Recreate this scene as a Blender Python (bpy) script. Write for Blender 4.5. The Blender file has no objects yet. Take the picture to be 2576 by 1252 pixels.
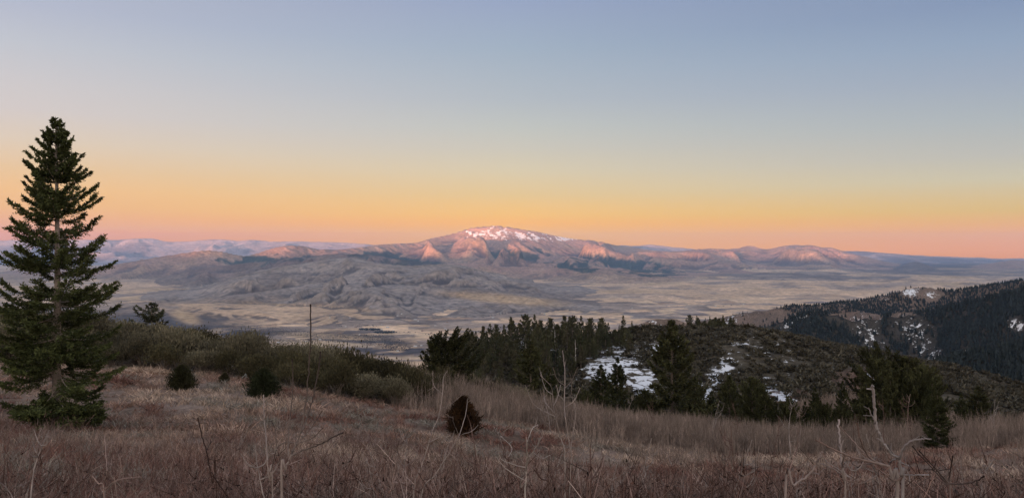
import bpy, math, time
import numpy as np
T0 = time.time()
rng = np.random.default_rng(7)
FPX, CX, CY = 1946.0, 1288.0, 626.0      # focal length and centre of the view, used only to turn bearings into places
SIG = 1.8e-5
sc = bpy.context.scene
col = sc.collection

# ------------------------------------------------------------------ helpers
def tag(o, label=None, cat=None, group=None, kind=None):
    if label: o['label'] = label
    if cat: o['category'] = cat
    if group: o['group'] = group
    if kind: o['kind'] = kind
    return o

def mesh(name, V, Fs, mats=None, C=None, attrs=None, smooth=False, mi=None):
    """V (n,3), Fs list of (m,k) index arrays, C per-vertex albedo (n,3)"""
    me = bpy.data.meshes.new(name)
    V = np.asarray(V, np.float32)
    Fs = [np.asarray(f, np.int32) for f in Fs if len(f)]
    me.vertices.add(len(V)); me.vertices.foreach_set('co', V.ravel())
    nl = sum(f.size for f in Fs); npol = sum(len(f) for f in Fs)
    me.loops.add(nl); me.polygons.add(npol)
    me.loops.foreach_set('vertex_index', np.concatenate([f.ravel() for f in Fs]))
    tot = np.concatenate([np.full(len(f), f.shape[1], np.int32) for f in Fs])
    st = np.zeros(npol, np.int32); st[1:] = np.cumsum(tot)[:-1]
    me.polygons.foreach_set('loop_start', st)
    if mi is not None: me.polygons.foreach_set('material_index', np.asarray(mi, np.int32))
    me.polygons.foreach_set('use_smooth', np.full(npol, smooth, bool))
    if C is not None:
        a = me.attributes.new('col', 'FLOAT_COLOR', 'POINT')
        c4 = np.ones((len(V), 4), np.float32); c4[:, :3] = C
        a.data.foreach_set('color', c4.ravel())
    for k, v in (attrs or {}).items():
        a = me.attributes.new(k, 'FLOAT', 'POINT'); a.data.foreach_set('value', np.asarray(v, np.float32).ravel())
    me.update(calc_edges=True)
    for m in (mats or []): me.materials.append(m)
    return me

def obj(name, me, parent=None, loc=None):
    o = bpy.data.objects.new(name, me); col.objects.link(o)
    if parent is not None: o.parent = parent
    if loc is not None: o.location = loc
    return o

def thing(name, label, cat, loc, rz=0.0, s=1.0, group=None):
    o = bpy.data.objects.new(name, None); col.objects.link(o)
    o.empty_display_size = .2
    o.location = loc; o.rotation_euler = (0, 0, rz); o.scale = (s, s, s) if np.isscalar(s) else s
    return tag(o, label, cat, group)

def copy_thing(root, loc, rz, s, label, group):
    r = root.copy(); col.objects.link(r)
    r.location = loc; r.rotation_euler = (0, 0, rz); r.scale = (s, s, s) if np.isscalar(s) else s
    for ch in list(root.children):
        c = ch.copy(); col.objects.link(c); c.parent = r
    r['label'] = label
    if group: r['group'] = group
    return r

# ------------------------------------------------------------------ noise
def _h(ix, iy, seed):
    n = (ix.astype(np.int64) * 374761393 + iy.astype(np.int64) * 668265263 + seed * 974634777) & 0xffffffff
    n = ((n ^ (n >> 13)) * 1274126177) & 0xffffffff
    n = n ^ (n >> 16)
    return (n & 0xffffff).astype(np.float64) / 0x7fffff - 1.0

def vn(x, y, seed=0, deriv=False):
    ix = np.floor(x); iy = np.floor(y); fx = x - ix; fy = y - iy
    u = fx*fx*fx*(fx*(fx*6-15)+10); v = fy*fy*fy*(fy*(fy*6-15)+10)
    ix = ix.astype(np.int64); iy = iy.astype(np.int64)
    a = _h(ix, iy, seed); b = _h(ix+1, iy, seed); c = _h(ix, iy+1, seed); d = _h(ix+1, iy+1, seed)
    k = a-b-c+d
    n = a + (b-a)*u + (c-a)*v + k*u*v
    if not deriv: return n
    du = 30*fx*fx*(fx*(fx-2)+1); dv = 30*fy*fy*(fy*(fy-2)+1)
    return n, du*((b-a)+k*v), dv*((c-a)+k*u)

def fbm(x, y, seed=0, octv=4, gain=.5):
    s = 0; a = 1; t = 0
    for i in range(octv):
        s = s + a*vn(x, y, seed+i); t += a; a *= gain
        x, y = 1.6*x+1.2*y+3.1, -1.2*x+1.6*y+1.7
    return s/t*1.6

def eroded(x, y, seed=0, octv=6, k=1.0, gain=.5):
    s = 0; a = 1; dx = 0; dy = 0; t = 0
    for i in range(octv):
        n, ax, ay = vn(x, y, seed+i, True)
        dx = dx+ax*.5; dy = dy+ay*.5
        s = s + a*n/(1+k*(dx*dx+dy*dy)); t += a; a *= gain
        x, y = 1.6*x+1.2*y, -1.2*x+1.6*y
    return s/t*1.8

def ridged(x, y, seed=0, octv=4, gain=.5):
    s = 0; a = 1; t = 0; w = 1
    for i in range(octv):
        n = 1-np.abs(vn(x, y, seed+i))*1.25
        n = np.clip(n, 0, 1)**1.6*w
        s = s+a*n; t += a; a *= gain; w = np.clip(n*1.6, 0.15, 1)
        x, y = 1.6*x+1.2*y, -1.2*x+1.6*y
    return s/t

def sst(a, b, x):
    t = np.clip((x-a)/(b-a), 0, 1); return t*t*(3-2*t)

def pts(p):
    p = np.array(p, float); return p[:, 0], p[:, 1]

def smooth_interp(x, p, w):
    """piecewise linear profile, rounded over about w"""
    px, py = pts(p)
    return sum(np.interp(x+o*w, px, py)*k for o, k in ((-1, .25), (-.5, .25), (.5, .25), (1, .25)))

# ------------------------------------------------------------------ near slope: table of heights by bearing and distance
TX = np.array([-900, -400, 0, 300, 700, 1100, 1500, 1900, 2300, 2700, 3400], float)
TY = np.array([.5, 4, 8, 15, 30, 50, 70, 90, 110, 140, 200, 280, 370, 410, 470, 600, 900, 1500, 2500, 4500], float)
TZ = np.array([
 [-1.5,-1.8,-2.7,-4.2,-6.6,-7.8,-8.2,-9.0,-12,-24,-50,-85,-125,-145,-170,-220,-310,-440,-600,-820],
 [-1.5,-1.8,-2.7,-4.3,-6.8,-8.0,-8.5,-9.5,-12.5,-25,-52,-88,-128,-148,-172,-225,-315,-445,-600,-820],
 [-1.5,-1.9,-2.8,-4.4,-7.0,-8.1,-8.8,-10.2,-14,-27,-55,-93,-133,-152,-176,-230,-320,-450,-600,-820],
 [-1.5,-1.9,-2.9,-4.6,-7.2,-8.3,-9.4,-11.8,-16,-30,-60,-100,-140,-158,-182,-238,-330,-460,-610,-820],
 [-1.5,-1.9,-2.9,-4.7,-7.6,-9.0,-11.2,-14.8,-20,-34,-62,-100,-138,-152,-174,-225,-320,-450,-600,-820],
 [-1.6,-2.0,-2.9,-4.9,-8.2,-10.6,-13.6,-17.2,-21,-31,-45,-51,-49,-56,-78,-130,-260,-420,-600,-820],
 [-1.6,-2.0,-3.0,-5.1,-8.9,-12.5,-16.6,-21.5,-26,-34,-44,-46,-42,-43,-58,-110,-240,-410,-600,-820],
 [-1.6,-2.0,-3.0,-5.3,-9.6,-13.8,-18.6,-23.5,-28,-36.5,-47,-50,-44,-38.5,-50,-95,-230,-400,-600,-820],
 [-1.6,-2.0,-3.0,-5.3,-9.6,-13.4,-18.0,-23,-28,-36,-45,-46.5,-53,-60,-80,-140,-260,-420,-600,-820],
 [-1.6,-2.0,-3.0,-5.2,-9.2,-12.6,-17.0,-22,-27.5,-38,-50,-58,-74,-84,-104,-160,-280,-430,-600,-820],
 [-1.6,-2.0,-2.9,-5.0,-8.8,-12.0,-16.0,-21,-27,-39,-54,-68,-90,-104,-124,-180,-290,-440,-600,-820]])
NU, NS = 161, 321
_gu = np.linspace(TX[0], TX[-1], NU); _gs = np.linspace(np.log(.5), np.log(4500), NS)
_r = np.array([np.interp(_gs, np.log(TY), row) for row in TZ])
GT = np.array([np.interp(_gu, TX, _r[:, j]) for j in range(NS)]).T
def blur1(a, ax, n):
    for _ in range(n):
        p = np.concatenate([np.take(a, [0], ax), a, np.take(a, [-1], ax)], ax)
        a = .25*np.take(p, range(0, a.shape[ax]), ax)+.5*np.take(p, range(1, a.shape[ax]+1), ax)+.25*np.take(p, range(2, a.shape[ax]+2), ax)
    return a
GT = blur1(blur1(GT, 1, 8), 0, 14)

def near_h(x, Y):
    Yc = np.clip(Y, .55, 4400)
    xd = CX+FPX*x/np.maximum(Y, 10)
    fu = np.clip((xd-TX[0])/(TX[-1]-TX[0])*(NU-1), 0, NU-1.001); fs = np.clip((np.log(Yc)-_gs[0])/(_gs[-1]-_gs[0])*(NS-1), 0, NS-1.001)
    i = fu.astype(int); j = fs.astype(int); fu = fu-i; fs = fs-j
    z = GT[i, j]*(1-fu)*(1-fs)+GT[i+1, j]*fu*(1-fs)+GT[i, j+1]*(1-fu)*fs+GT[i+1, j+1]*fu*fs
    amp = np.interp(Y, [0, 5, 30, 100, 300, 900, 3000], [.03, .06, .18, .45, 1.6, 14, 40])
    wl = np.interp(Y, [0, 30, 100, 300, 900, 3000], [3, 5, 10, 30, 160, 500])
    wlq = np.select([Y < 20, Y < 140, Y < 700], [4.0, 11.0, 36.0], 260.0)
    z = z+amp*fbm(x/11.0, Y/11.0, 11, 3)*(Y < 140)*sst(140, 90, Y)+amp*fbm(x/38.0, Y/38.0, 21, 4)*sst(80, 160, Y)
    z = z-np.where(Y < 0, Y*.13, 0)*0 + np.where(Y < 0, -Y*.16, 0)
    return z

# ------------------------------------------------------------------ far land: ridges by crest line, distance and flank lengths
R_FARL = dict(c=[(-1200,612),(-300,606),(100,604),(290,603),(340,600),(380,599),(430,608),(510,603),(560,601),(600,606),(635,602),(680,607),(730,606),(790,608),(850,610),(900,612),(1000,618),(1150,640),(1300,660)], Y=[(0,36000)], Lf=[(0,7000)], Lb=9000, b=-600, k=.9, sx=2200, sy=3400, seed=101, w=6, rough=75)
R_FARR = dict(c=[(1350,650),(1450,630),(1560,617),(1600,618),(1640,615),(1700,622),(1760,627),(1900,629),(2100,631),(2150,631),(2250,638),(2330,644),(2400,646),(2500,650),(2700,650),(3600,640)], Y=[(0,36500)], Lf=[(0,5000)], Lb=9000, b=-620, k=.9, sx=2200, sy=3400, seed=131, w=6, rough=75)
R_MTN = dict(c=[(-1200,680),(-300,690),(60,690),(250,674),(290,665),(350,655),(400,645),(450,638),(500,630),(525,628),(565,633),(590,640),(620,644),(650,636),(690,622),(725,616),(760,618),(800,627),(840,630),(900,622),(960,614),(1000,612),(1050,610),(1090,597),(1125,591),(1155,582),(1185,572),(1215,569),(1245,568),(1270,570),(1290,572),(1315,577),(1345,580),(1375,587),(1400,592),(1450,600),(1520,610),(1570,619),(1640,630),(1700,632),(1750,627),(1800,625),(1840,626),(1870,621),(1892,618),(1915,627),(1935,627),(1965,619),(1990,617),(2030,617),(2055,620),(2070,624),(2092,623),(2115,630),(2160,642),(2200,652),(2270,668),(2350,674),(2450,668),(2500,660),(2545,654),(2600,658),(2800,655),(3600,650)],
             Y=[(-1000,16000),(280,16500),(520,17000),(720,18500),(900,20500),(1050,23000),(1240,24500),(1450,25500),(1640,28000),(1890,29500),(2130,30500),(2260,29000),(2400,27000),(3600,28000)],
             Lf=[(-1000,2600),(280,2600),(520,2800),(720,3300),(900,4400),(1050,5600),(1240,8200),(1500,10000),(1640,11000),(1900,11500),(2130,11000),(2300,5000),(3600,4000)], Lb=7000, b=-610, k=1.75, sx=1700, sy=3000, seed=12, w=7, rough=26)
R_FOOT = dict(c=[(780,715),(850,690),(950,672),(1050,667),(1150,662),(1210,664),(1260,670),(1350,671),(1430,676),(1500,672),(1570,680),(1640,688),(1700,700),(1780,716),(1850,730)], Y=[(850,16500),(1250,16500),(1600,15500),(1850,14500)], Lf=[(850,2600),(1850,2800)], Lb=4000, b=-640, k=1.3, sx=800, sy=1500, seed=19, w=10, rough=12)
R_GREY = dict(c=[(-1200,800),(-200,790),(150,770),(300,752),(420,738),(520,724),(565,710),(600,693),(640,685),(680,677),(720,668),(760,664),(800,656),(850,650),(880,649),(905,652),(960,661),(1020,668),(1070,664),(1120,663),(1180,670),(1250,690),(1340,710),(1450,728),(1560,748),(1700,775),(1900,800)],
              Y=[(-1000,9500),(300,9800),(560,10200),(870,11200),(1200,11800),(1500,10500),(1900,9000)], Lf=[(-1000,2500),(300,2600),(600,3500),(900,4300),(1300,4200),(1600,2800),(1900,2000)], Lb=4500, b=-650, k=1.35, sx=620, sy=1250, seed=57, w=12, rough=12)
R_BUTTE = dict(c=[(2180,690),(2240,680),(2268,668),(2290,659),(2303,657),(2320,661),(2350,672),(2400,690)], Y=[(0,23500)], Lf=[(0,1200)], Lb=1200, b=-600, k=.2, sx=900, sy=900, seed=77, w=5, rough=6)
R_BENCH = dict(c=[(-1200,765),(200,762),(300,762),(360,759),(450,762),(600,767),(760,771),(900,776),(1050,782),(1200,790),(1350,800)], Y=[(-1000,7600),(450,7600),(1200,7900)], Lf=[(0,2400)], Lb=3000, b=-680, k=.5, sx=650, sy=1100, seed=171, w=30, rough=3)
R_KNOB = dict(c=[(1480,860),(1540,845),(1585,818),(1625,800),(1660,796),(1700,797),(1735,806),(1770,825),(1830,860)], Y=[(0,1250)], Lf=[(0,420)], Lb=500, b=-420, k=.3, sx=120, sy=200, seed=191, w=12, rough=3)
R_BROWN = dict(c=[(1600,850),(1700,822),(1780,801),(1860,784),(1930,772),(1990,763),(2050,764),(2130,760),(2180,752),(2230,742),(2270,730),(2300,724),(2330,722),(2360,729),(2390,734),(2450,724),(2520,712),(2575,704),(2700,690),(3400,650)], Y=[(1600,3000),(2000,2900),(2330,2700),(2600,2500),(3400,2300)], Lf=[(1600,900),(2600,1300)], Lb=1500, b=-650, k=.6, sx=330, sy=520, seed=211, w=10, rough=6)
R_WOOD = dict(c=[(1780,872),(1850,842),(1900,826),(1950,812),(1985,795),(2020,784),(2070,780),(2110,789),(2150,797),(2210,793),(2280,787),(2340,776),(2400,762),(2460,748),(2520,737),(2575,728),(2700,706),(3400,640)], Y=[(1780,1800),(2050,1700),(2300,1750),(2600,1500),(3400,1300)], Lf=[(1780,650),(2600,850)], Lb=500, b=-520, k=.75, sx=210, sy=420, seed=233, w=10, rough=5)
R_DARK = dict(c=[(2100,1000),(2200,962),(2280,945),(2340,925),(2400,905),(2450,897),(2520,884),(2575,870),(2700,845),(3400,760)], Y=[(2100,640),(2600,600),(3400,560)], Lf=[(2100,160),(2600,240)], Lb=300, b=-210, k=.4, sx=90, sy=160, seed=251, w=12, rough=2)
R_GREY2 = dict(c=[(150,800),(300,778),(420,762),(520,752),(600,742),(700,728),(800,717),(900,712),(980,716),(1080,720),(1180,722),(1290,735),(1400,748),(1500,760),(1620,772),(1760,790)], Y=[(150,8300),(600,8700),(1000,9300),(1500,9000),(1760,8600)], Lf=[(150,1600),(900,2600),(1500,1900)], Lb=2500, b=-655, k=1.3, sx=420, sy=850, seed=67, w=14, rough=8)
R_MID = dict(c=[(330,735),(380,712),(420,698),(500,678),(560,668),(620,660),(680,655),(740,650),(820,642),(880,637),(930,640),(990,650),(1060,658),(1120,668),(1200,692),(1270,720)], Y=[(420,14000),(1120,15000)], Lf=[(420,2200),(1120,2400)], Lb=3500, b=-630, k=1.6, sx=700, sy=1300, seed=91, w=12, rough=10)
RIDGES = [R_FARL, R_FARR, R_MTN, R_GREY, R_BUTTE, R_BENCH, R_KNOB, R_BROWN, R_WOOD, R_DARK, R_FOOT, R_GREY2, R_MID]

def floor_h(x, Y):
    xd = CX+FPX*x/np.maximum(Y, 10)
    z = np.interp(Y, [0, 6500, 8500, 12000, 20000, 30000, 45000], [-655, -650, -632, -606, -600, -604, -600])
    roll = sst(1350, 1700, xd)*sst(6500, 9500, Y)*sst(30000, 20000, Y)
    z = z+roll*(46*fbm(x/1500, Y/1500, 300, 3)+8*fbm(x/500, Y/500, 305, 2))
    z = z+sst(5000, 7500, Y)*sst(900, 500, xd)*18*fbm(x/1300, Y/1300, 309, 3)+3*fbm(x/700, Y/700, 307, 3)
    return z

def height(x, Y, want=False):
    x = np.asarray(x, float); Y = np.asarray(Y, float)
    xd = CX+FPX*x/np.maximum(Y, 10)
    z = near_h(x, Y)
    lab = np.full(z.shape, 20, np.int8); er = np.zeros(z.shape)
    m = Y > 2500
    if m.any():
        f = floor_h(x[m], Y[m]); zz = z[m]; l = lab[m]
        l[f > zz] = 21; z[m] = np.maximum(zz, f); lab[m] = l
    for i, R in enumerate(RIDGES):
        Yc = smooth_interp(xd, R['Y'], 40); Lf = smooth_interp(xd, R['Lf'], 40)
        m = (Y > Yc-Lf*1.02) & (Y < Yc+R['Lb'])
        cx = R['c']
        m &= (xd > cx[0][0]) & (xd < cx[-1][0])
        if not m.any(): continue
        xm, Ym, xdm, Ycm, Lfm = x[m], Y[m], xd[m], Yc[m], Lf[m]
        Hc = (CY-smooth_interp(xdm, cx, R['w']))/FPX*Ycm
        wob = vn(xm/R['sx']*.7, np.zeros_like(xm), R['seed']+50)
        Ycw = Ycm+.1*Lfm*wob
        Hc = Hc*1.0
        t = np.where(Ym < Ycw, (Ycw-Ym)/(Lfm*.9), (Ym-Ycw)/(R['Lb']*.9))
        s = np.clip(1-t, 0, 1)
        p = .62*s**1.25+.38*s*s*(3-2*s)
        wx = .35*R['sx']*vn(xm/R['sx']*.8, Ym/R['sx']*.8, R['seed']+60)
        e = .8*ridged((xm+wx)/R['sx'], Ym/R['sy'], R['seed'], 5, .52)+.2*(.5+.5*eroded(xm/R['sx']*1.7, Ym/R['sy']*1.7, R['seed']+20, 5, .8))
        e = np.clip((e-.12)/.5, 0, 1.1)
        p2 = p-R['k']*(.66-e)*p**.75*np.clip(1-p, 0, 1)**.8*1.15
        zr = R['b']+(Hc-R['b'])*p2+R['rough']*fbm(xm/R['sx']*3.5, Ym/R['sx']*3.5, R['seed']+40, 4)*(.25+.75*(1-p))*p**.4
        zz = z[m]; l = lab[m]; em = er[m]
        up = zr > zz
        l[up] = i; em[up] = e[up]; z[m] = np.maximum(zz, zr); lab[m] = l; er[m] = em
    return (z, lab, er) if want else z

def ground_at(xd, Y):
    x = (xd-CX)/FPX*Y
    return np.array([x, Y, height(np.atleast_1d(x), np.atleast_1d(Y))[0]])

def drop(xd, yd, y0=20, y1=45000):
    """where the line of sight along this bearing first meets the land"""
    Y = np.exp(np.linspace(np.log(y0), np.log(y1), 2500)); x = (xd-CX)/FPX*Y
    z = height(x, Y); g = CY-FPX*z/Y
    k = np.where(g <= yd)[0]
    k = k[0] if len(k) else len(Y)-1
    return np.array([x[k], Y[k], z[k]])

# ------------------------------------------------------------------ materials
def nodes_mat(name):
    m = bpy.data.materials.new(name); m.use_nodes = True
    nt = m.node_tree; b = nt.nodes['Principled BSDF']
    b.inputs['Roughness'].default_value = .9
    b.inputs['Specular IOR Level'].default_value = .15
    return m, nt, b

def attr_mat(name, rough=.85, nscale=3.0, namt=.35, trans=0.0, obj_rand=.0):
    m, nt, b = nodes_mat(name)
    a = nt.nodes.new('ShaderNodeAttribute'); a.attribute_name = 'col'
    n = nt.nodes.new('ShaderNodeTexNoise'); n.inputs['Scale'].default_value = nscale; n.inputs['Detail'].default_value = 4
    tc = nt.nodes.new('ShaderNodeTexCoord'); nt.links.new(tc.outputs['Object'], n.inputs['Vector'])
    mr = nt.nodes.new('ShaderNodeMapRange'); mr.inputs['To Min'].default_value = 1-namt; mr.inputs['To Max'].default_value = 1+namt
    mr.inputs['From Min'].default_value = .25; mr.inputs['From Max'].default_value = .75
    nt.links.new(n.outputs['Fac'], mr.inputs['Value'])
    mul = nt.nodes.new('ShaderNodeVectorMath'); mul.operation = 'SCALE'
    nt.links.new(a.outputs['Color'], mul.inputs[0]); nt.links.new(mr.outputs['Result'], mul.inputs['Scale'])
    out = mul.outputs['Vector']
    if obj_rand:
        oi = nt.nodes.new('ShaderNodeObjectInfo'); mr2 = nt.nodes.new('ShaderNodeMapRange')
        mr2.inputs['To Min'].default_value = 1-obj_rand; mr2.inputs['To Max'].default_value = 1+obj_rand
        nt.links.new(oi.outputs['Random'], mr2.inputs['Value'])
        m2 = nt.nodes.new('ShaderNodeVectorMath'); m2.operation = 'SCALE'
        nt.links.new(out, m2.inputs[0]); nt.links.new(mr2.outputs['Result'], m2.inputs['Scale']); out = m2.outputs['Vector']
    nt.links.new(out, b.inputs['Base Color'])
    b.inputs['Roughness'].default_value = rough
    return m

def land_mat(name, s1, s2, snow_scale, bump_scale, bump_dist):
    """albedo from the land's own colour map, broken up by two noises; snow where its cover is patchy"""
    m, nt, b = nodes_mat(name)
    L = nt.links.new; N = nt.nodes.new
    a = N('ShaderNodeAttribute'); a.attribute_name = 'col'
    sn = N('ShaderNodeAttribute'); sn.attribute_name = 'snow'
    tc = N('ShaderNodeTexCoord')
    def noise(scale, detail=6, rough=.6):
        n = N('ShaderNodeTexNoise'); n.inputs['Scale'].default_value = scale; n.inputs['Detail'].default_value = detail
        n.inputs['Roughness'].default_value = rough; L(tc.outputs['Object'], n.inputs['Vector']); return n
    n1 = noise(s1); n2 = noise(s2)
    def rng_(n, lo, hi):
        r = N('ShaderNodeMapRange'); r.inputs['From Min'].default_value = .3; r.inputs['From Max'].default_value = .7
        r.inputs['To Min'].default_value = lo; r.inputs['To Max'].default_value = hi; L(n.outputs['Fac'], r.inputs['Value']); return r
    r1 = rng_(n1, .76, 1.24); r2 = rng_(n2, .6, 1.4)
    mm = N('ShaderNodeMath'); mm.operation = 'MULTIPLY'; L(r1.outputs[0], mm.inputs[0]); L(r2.outputs[0], mm.inputs[1])
    sc_ = N('ShaderNodeVectorMath'); sc_.operation = 'SCALE'; L(a.outputs['Color'], sc_.inputs[0]); L(mm.outputs[0], sc_.inputs['Scale'])
    n3 = noise(snow_scale, 5, .65)
    ad = N('ShaderNodeMath'); ad.operation = 'ADD'; L(sn.outputs['Fac'], ad.inputs[0]); L(n3.outputs['Fac'], ad.inputs[1])
    st = N('ShaderNodeMapRange'); st.interpolation_type = 'SMOOTHSTEP'
    st.inputs['From Min'].default_value = .97; st.inputs['From Max'].default_value = 1.06; L(ad.outputs[0], st.inputs['Value'])
    mx = N('ShaderNodeMix'); mx.data_type = 'RGBA'
    L(st.outputs[0], mx.inputs['Factor']); L(sc_.outputs[0], mx.inputs['A']); mx.inputs['B'].default_value = (.74, .76, .80, 1)
    L(mx.outputs['Result'], b.inputs['Base Color'])
    nb = noise(bump_scale, 6, .65)
    if bump_dist > 5: nb.noise_type = 'RIDGED_MULTIFRACTAL'; nb.normalize = True
    bp = N('ShaderNodeBump'); bp.inputs['Strength'].default_value = .6; bp.inputs['Distance'].default_value = bump_dist
    L(nb.outputs['Fac'], bp.inputs['Height']); L(bp.outputs['Normal'], b.inputs['Normal'])
    b.inputs['Roughness'].default_value = .95; b.inputs['Specular IOR Level'].default_value = .05
    return m

M_near = land_mat('near_soil', .35, 3.0, 1.6, 5.0, .06)
M_knoll = land_mat('slope_soil', .05, .5, .4, .6, .5)
M_hill = land_mat('hill_soil', .02, .2, .11, .3, 1.0)
M_far = land_mat('far_land', .0016, .016, .011, .0032, 90.0)
M_fol = attr_mat('needles', .75, 1.5, .35, obj_rand=.22)
M_leaf = attr_mat('shrub_leaves', .85, 1.2, .3, obj_rand=.42)
M_bark = attr_mat('bark', .9, 14.0, .35)
M_grass = attr_mat('dry_grass', .9, .6, .25)
M_wall = attr_mat('plaster_wall', .8, .3, .1)
M_roof = attr_mat('metal_roof', .5, .3, .15)

# ------------------------------------------------------------------ land meshes
def blob(xd, yd, cx, cy, rx, ry, a=0.0):
    """soft patch on the land, given by its middle and reach as bearings"""
    c, s = math.cos(math.radians(a)), math.sin(math.radians(a))
    u = ((xd-cx)*c+(yd-cy)*s)/rx; v = (-(xd-cx)*s+(yd-cy)*c)/ry
    return np.clip(1.35-np.sqrt(u*u+v*v), 0, 1)

def near_colour(x, Y, z):
    xd = CX+FPX*x/np.maximum(Y, 4); yd = CY-FPX*z/np.maximum(Y, 4)
    n = fbm(x/6, Y/6, 400, 4); n2 = fbm(x/2.2, Y/2.2, 410, 3)
    c = np.empty(x.shape+(3,))
    tan = np.array([.245, .182, .148]); red = np.array([.135, .092, .07]); soil = np.array([.19, .105, .068])
    t = np.clip(.55+.55*n+.25*n2, 0, 1)*sst(6, 22, Y)
    c[:] = red+(tan-red)*t[..., None]
    s = blob(xd, yd, 400, 930, 220, 22)*sst(-.3, .4, n+.3)
    c += (soil-c)*s[..., None]
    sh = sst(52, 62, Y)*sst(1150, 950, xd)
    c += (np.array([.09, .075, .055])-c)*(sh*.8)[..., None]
    # beyond the meadow: brush slopes
    f = sst(120, 190, Y)
    q = np.array([.085, .072, .054])*(1+.35*n2[..., None]); c += (q-c)*f[..., None]
    r = np.clip(blob(xd, yd, 2200, 955, 110, 32)+blob(xd, yd, 1990, 1010, 90, 40), 0, 1)*f
    c += (np.array([.17, .10, .075])-c)*r[..., None]
    sn = np.full(x.shape, -.5)
    S = 0
    for b in ((1545,930,92,62,-15,1.0),(1610,965,56,56,0,1.0),(1490,935,32,36,0,.8),(1670,880,60,30,0,1.0),(1800,950,92,32,-48,1.0),(1765,985,56,38,0,1.0),(1960,990,75,30,25,.9),(1925,985,22,22,0,.7),
              (1310,865,26,40,0,.95),(1390,895,40,34,0,.6),(1345,860,40,20,0,.7),(1580,860,26,16,0,.6),(1860,865,26,8,0,.8),(1960,895,90,44,20,.42),(2060,940,80,30,0,.34),(2110,895,50,26,0,.34),(1900,880,60,20,0,.36),(2205,945,60,9,8,.75),(1720,915,28,12,0,.7),(1560,885,40,12,-20,.8),(1450,960,30,40,0,.4)):
        S = np.maximum(S, blob(xd, yd, *b[:5])*b[5])
    sn = np.where(Y > 150, np.where(S > .02, .22+.37*S, .05)+.16*n2, -.5)
    return c, sn

def grid_faces(nr, nc, mask=None):
    i = np.arange((nr-1)*(nc-1)); r = i//(nc-1); c = i % (nc-1)
    a = r*nc+c
    F = np.stack([a, a+1, a+nc+1, a+nc], 1)
    return F if mask is None else F[mask]

def sub_mesh(V, F, *arrs):
    u, inv = np.unique(F.ravel(), return_inverse=True)
    return V[u], inv.reshape(F.shape), [a[u] for a in arrs]

# meadow round the camera
gx = np.linspace(-130, 130, 521); gy = np.linspace(-40, 118, 317)
X, YY = np.meshgrid(gx, gy); Z = near_h(X, YY)
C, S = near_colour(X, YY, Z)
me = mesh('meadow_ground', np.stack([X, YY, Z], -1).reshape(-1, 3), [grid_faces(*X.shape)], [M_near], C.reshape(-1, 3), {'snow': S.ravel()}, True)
tag(obj('meadow_ground', me), kind='structure')

# everything beyond, as a fan that widens with distance
NC = 1250
u = np.linspace(-.93, .93, NC)
rows = np.exp(np.concatenate([np.linspace(np.log(112), np.log(520), 260, False), np.linspace(np.log(520), np.log(3200), 330, False), np.linspace(np.log(3200), np.log(39500), 560)]))
U, YY = np.meshgrid(u, rows); X = U*YY
Z, LAB, ER = height(X, YY, True)
XD = CX+FPX*U; YD = CY-FPX*Z/YY
Zmin = float(Z.min())

gyr, gxr = np.gradient(Z)
dZy = gyr/np.gradient(YY, axis=0); dx_ = np.gradient(X, axis=1)
dZx = gxr/dx_
slope = np.sqrt(dZx**2+dZy**2)
# hollows and ribs (for brush in gullies): Laplacian-like measure from a blurred copy
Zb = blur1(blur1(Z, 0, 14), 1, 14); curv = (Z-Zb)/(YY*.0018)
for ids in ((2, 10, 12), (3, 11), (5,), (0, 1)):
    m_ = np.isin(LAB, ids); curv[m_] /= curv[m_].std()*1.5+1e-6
CO, SN = near_colour(X, YY, Z)

# ---- far albedo
def lerp(c, q, f):
    return c+(np.asarray(q)-c)*np.clip(f, 0, 1)[..., None]
farm = LAB != 20
nA = fbm(X/900, YY/900, 500, 5); nB = fbm(X/260, YY/260, 510, 4); nC_ = fbm(X/3500, YY/3500, 520, 3); nD = fbm(X/60, YY/60, 530, 4)
tan = np.array([.60, .425, .285]); drab = np.array([.29, .235, .205]); sage = np.array([.295, .25, .225]); dark = np.array([.035, .045, .042]); rust = np.array([.34, .225, .18]); brush = np.array([.105, .09, .09])
FC = np.empty(X.shape+(3,)); FC[:] = tan
FS = np.full(X.shape, -.6)
# valley floor: farmed plots at the bottom, rolling grass further off
fl = LAB == 21
ca, sa = math.cos(.22), math.sin(.22)
px = X*ca+YY*sa; py = -X*sa+YY*ca
wpx = px+60*nA; wpy = py+60*nA
def plots(w, h, seed):
    r = np.floor(wpy/h); off = _h(r.astype(np.int64), r.astype(np.int64)*0, seed)*w
    return _h(np.floor((wpx+off)/w).astype(np.int64), r.astype(np.int64), seed+1)
h1 = plots(620, 330, 600); h2 = plots(280, 190, 610)
pl = np.where(h2 > .2, h1, h2)
FCf = lerp(FC*1.08, drab*1.05, sst(-.25, -.5, pl)*.85); FCf = lerp(FCf, (.68, .50, .34), sst(.5, .7, pl)); FCf = lerp(FCf, (.36, .25, .18), sst(.05, .2, pl)*sst(.4, .25, pl)*.8)
FCf = lerp(FCf, (.2, .16, .145), sst(-.86, -.94, pl)*.8); FCf = FCf*(1+.22*nB[..., None]+.12*nD[..., None])
roll = lerp(FC, drab*.95, sst(.0, .6, nA+.5*nC_+.15*nD)*.85); roll = lerp(roll, (.44, .32, .2), sst(-.2, -.7, nA)*.8); roll = lerp(roll, brush, sst(.45, .8, nB*.6+nC_)*.6)
wgt = sst(8500, 10500, YY+1200*nC_)
FCf = FCf*(1-wgt[..., None])+roll*wgt[..., None]
bl = sst(22000, 27000, YY)*sst(2000, 2250, XD)+sst(15000, 21000, YY)*sst(2050, 2350, XD)*.8
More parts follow.
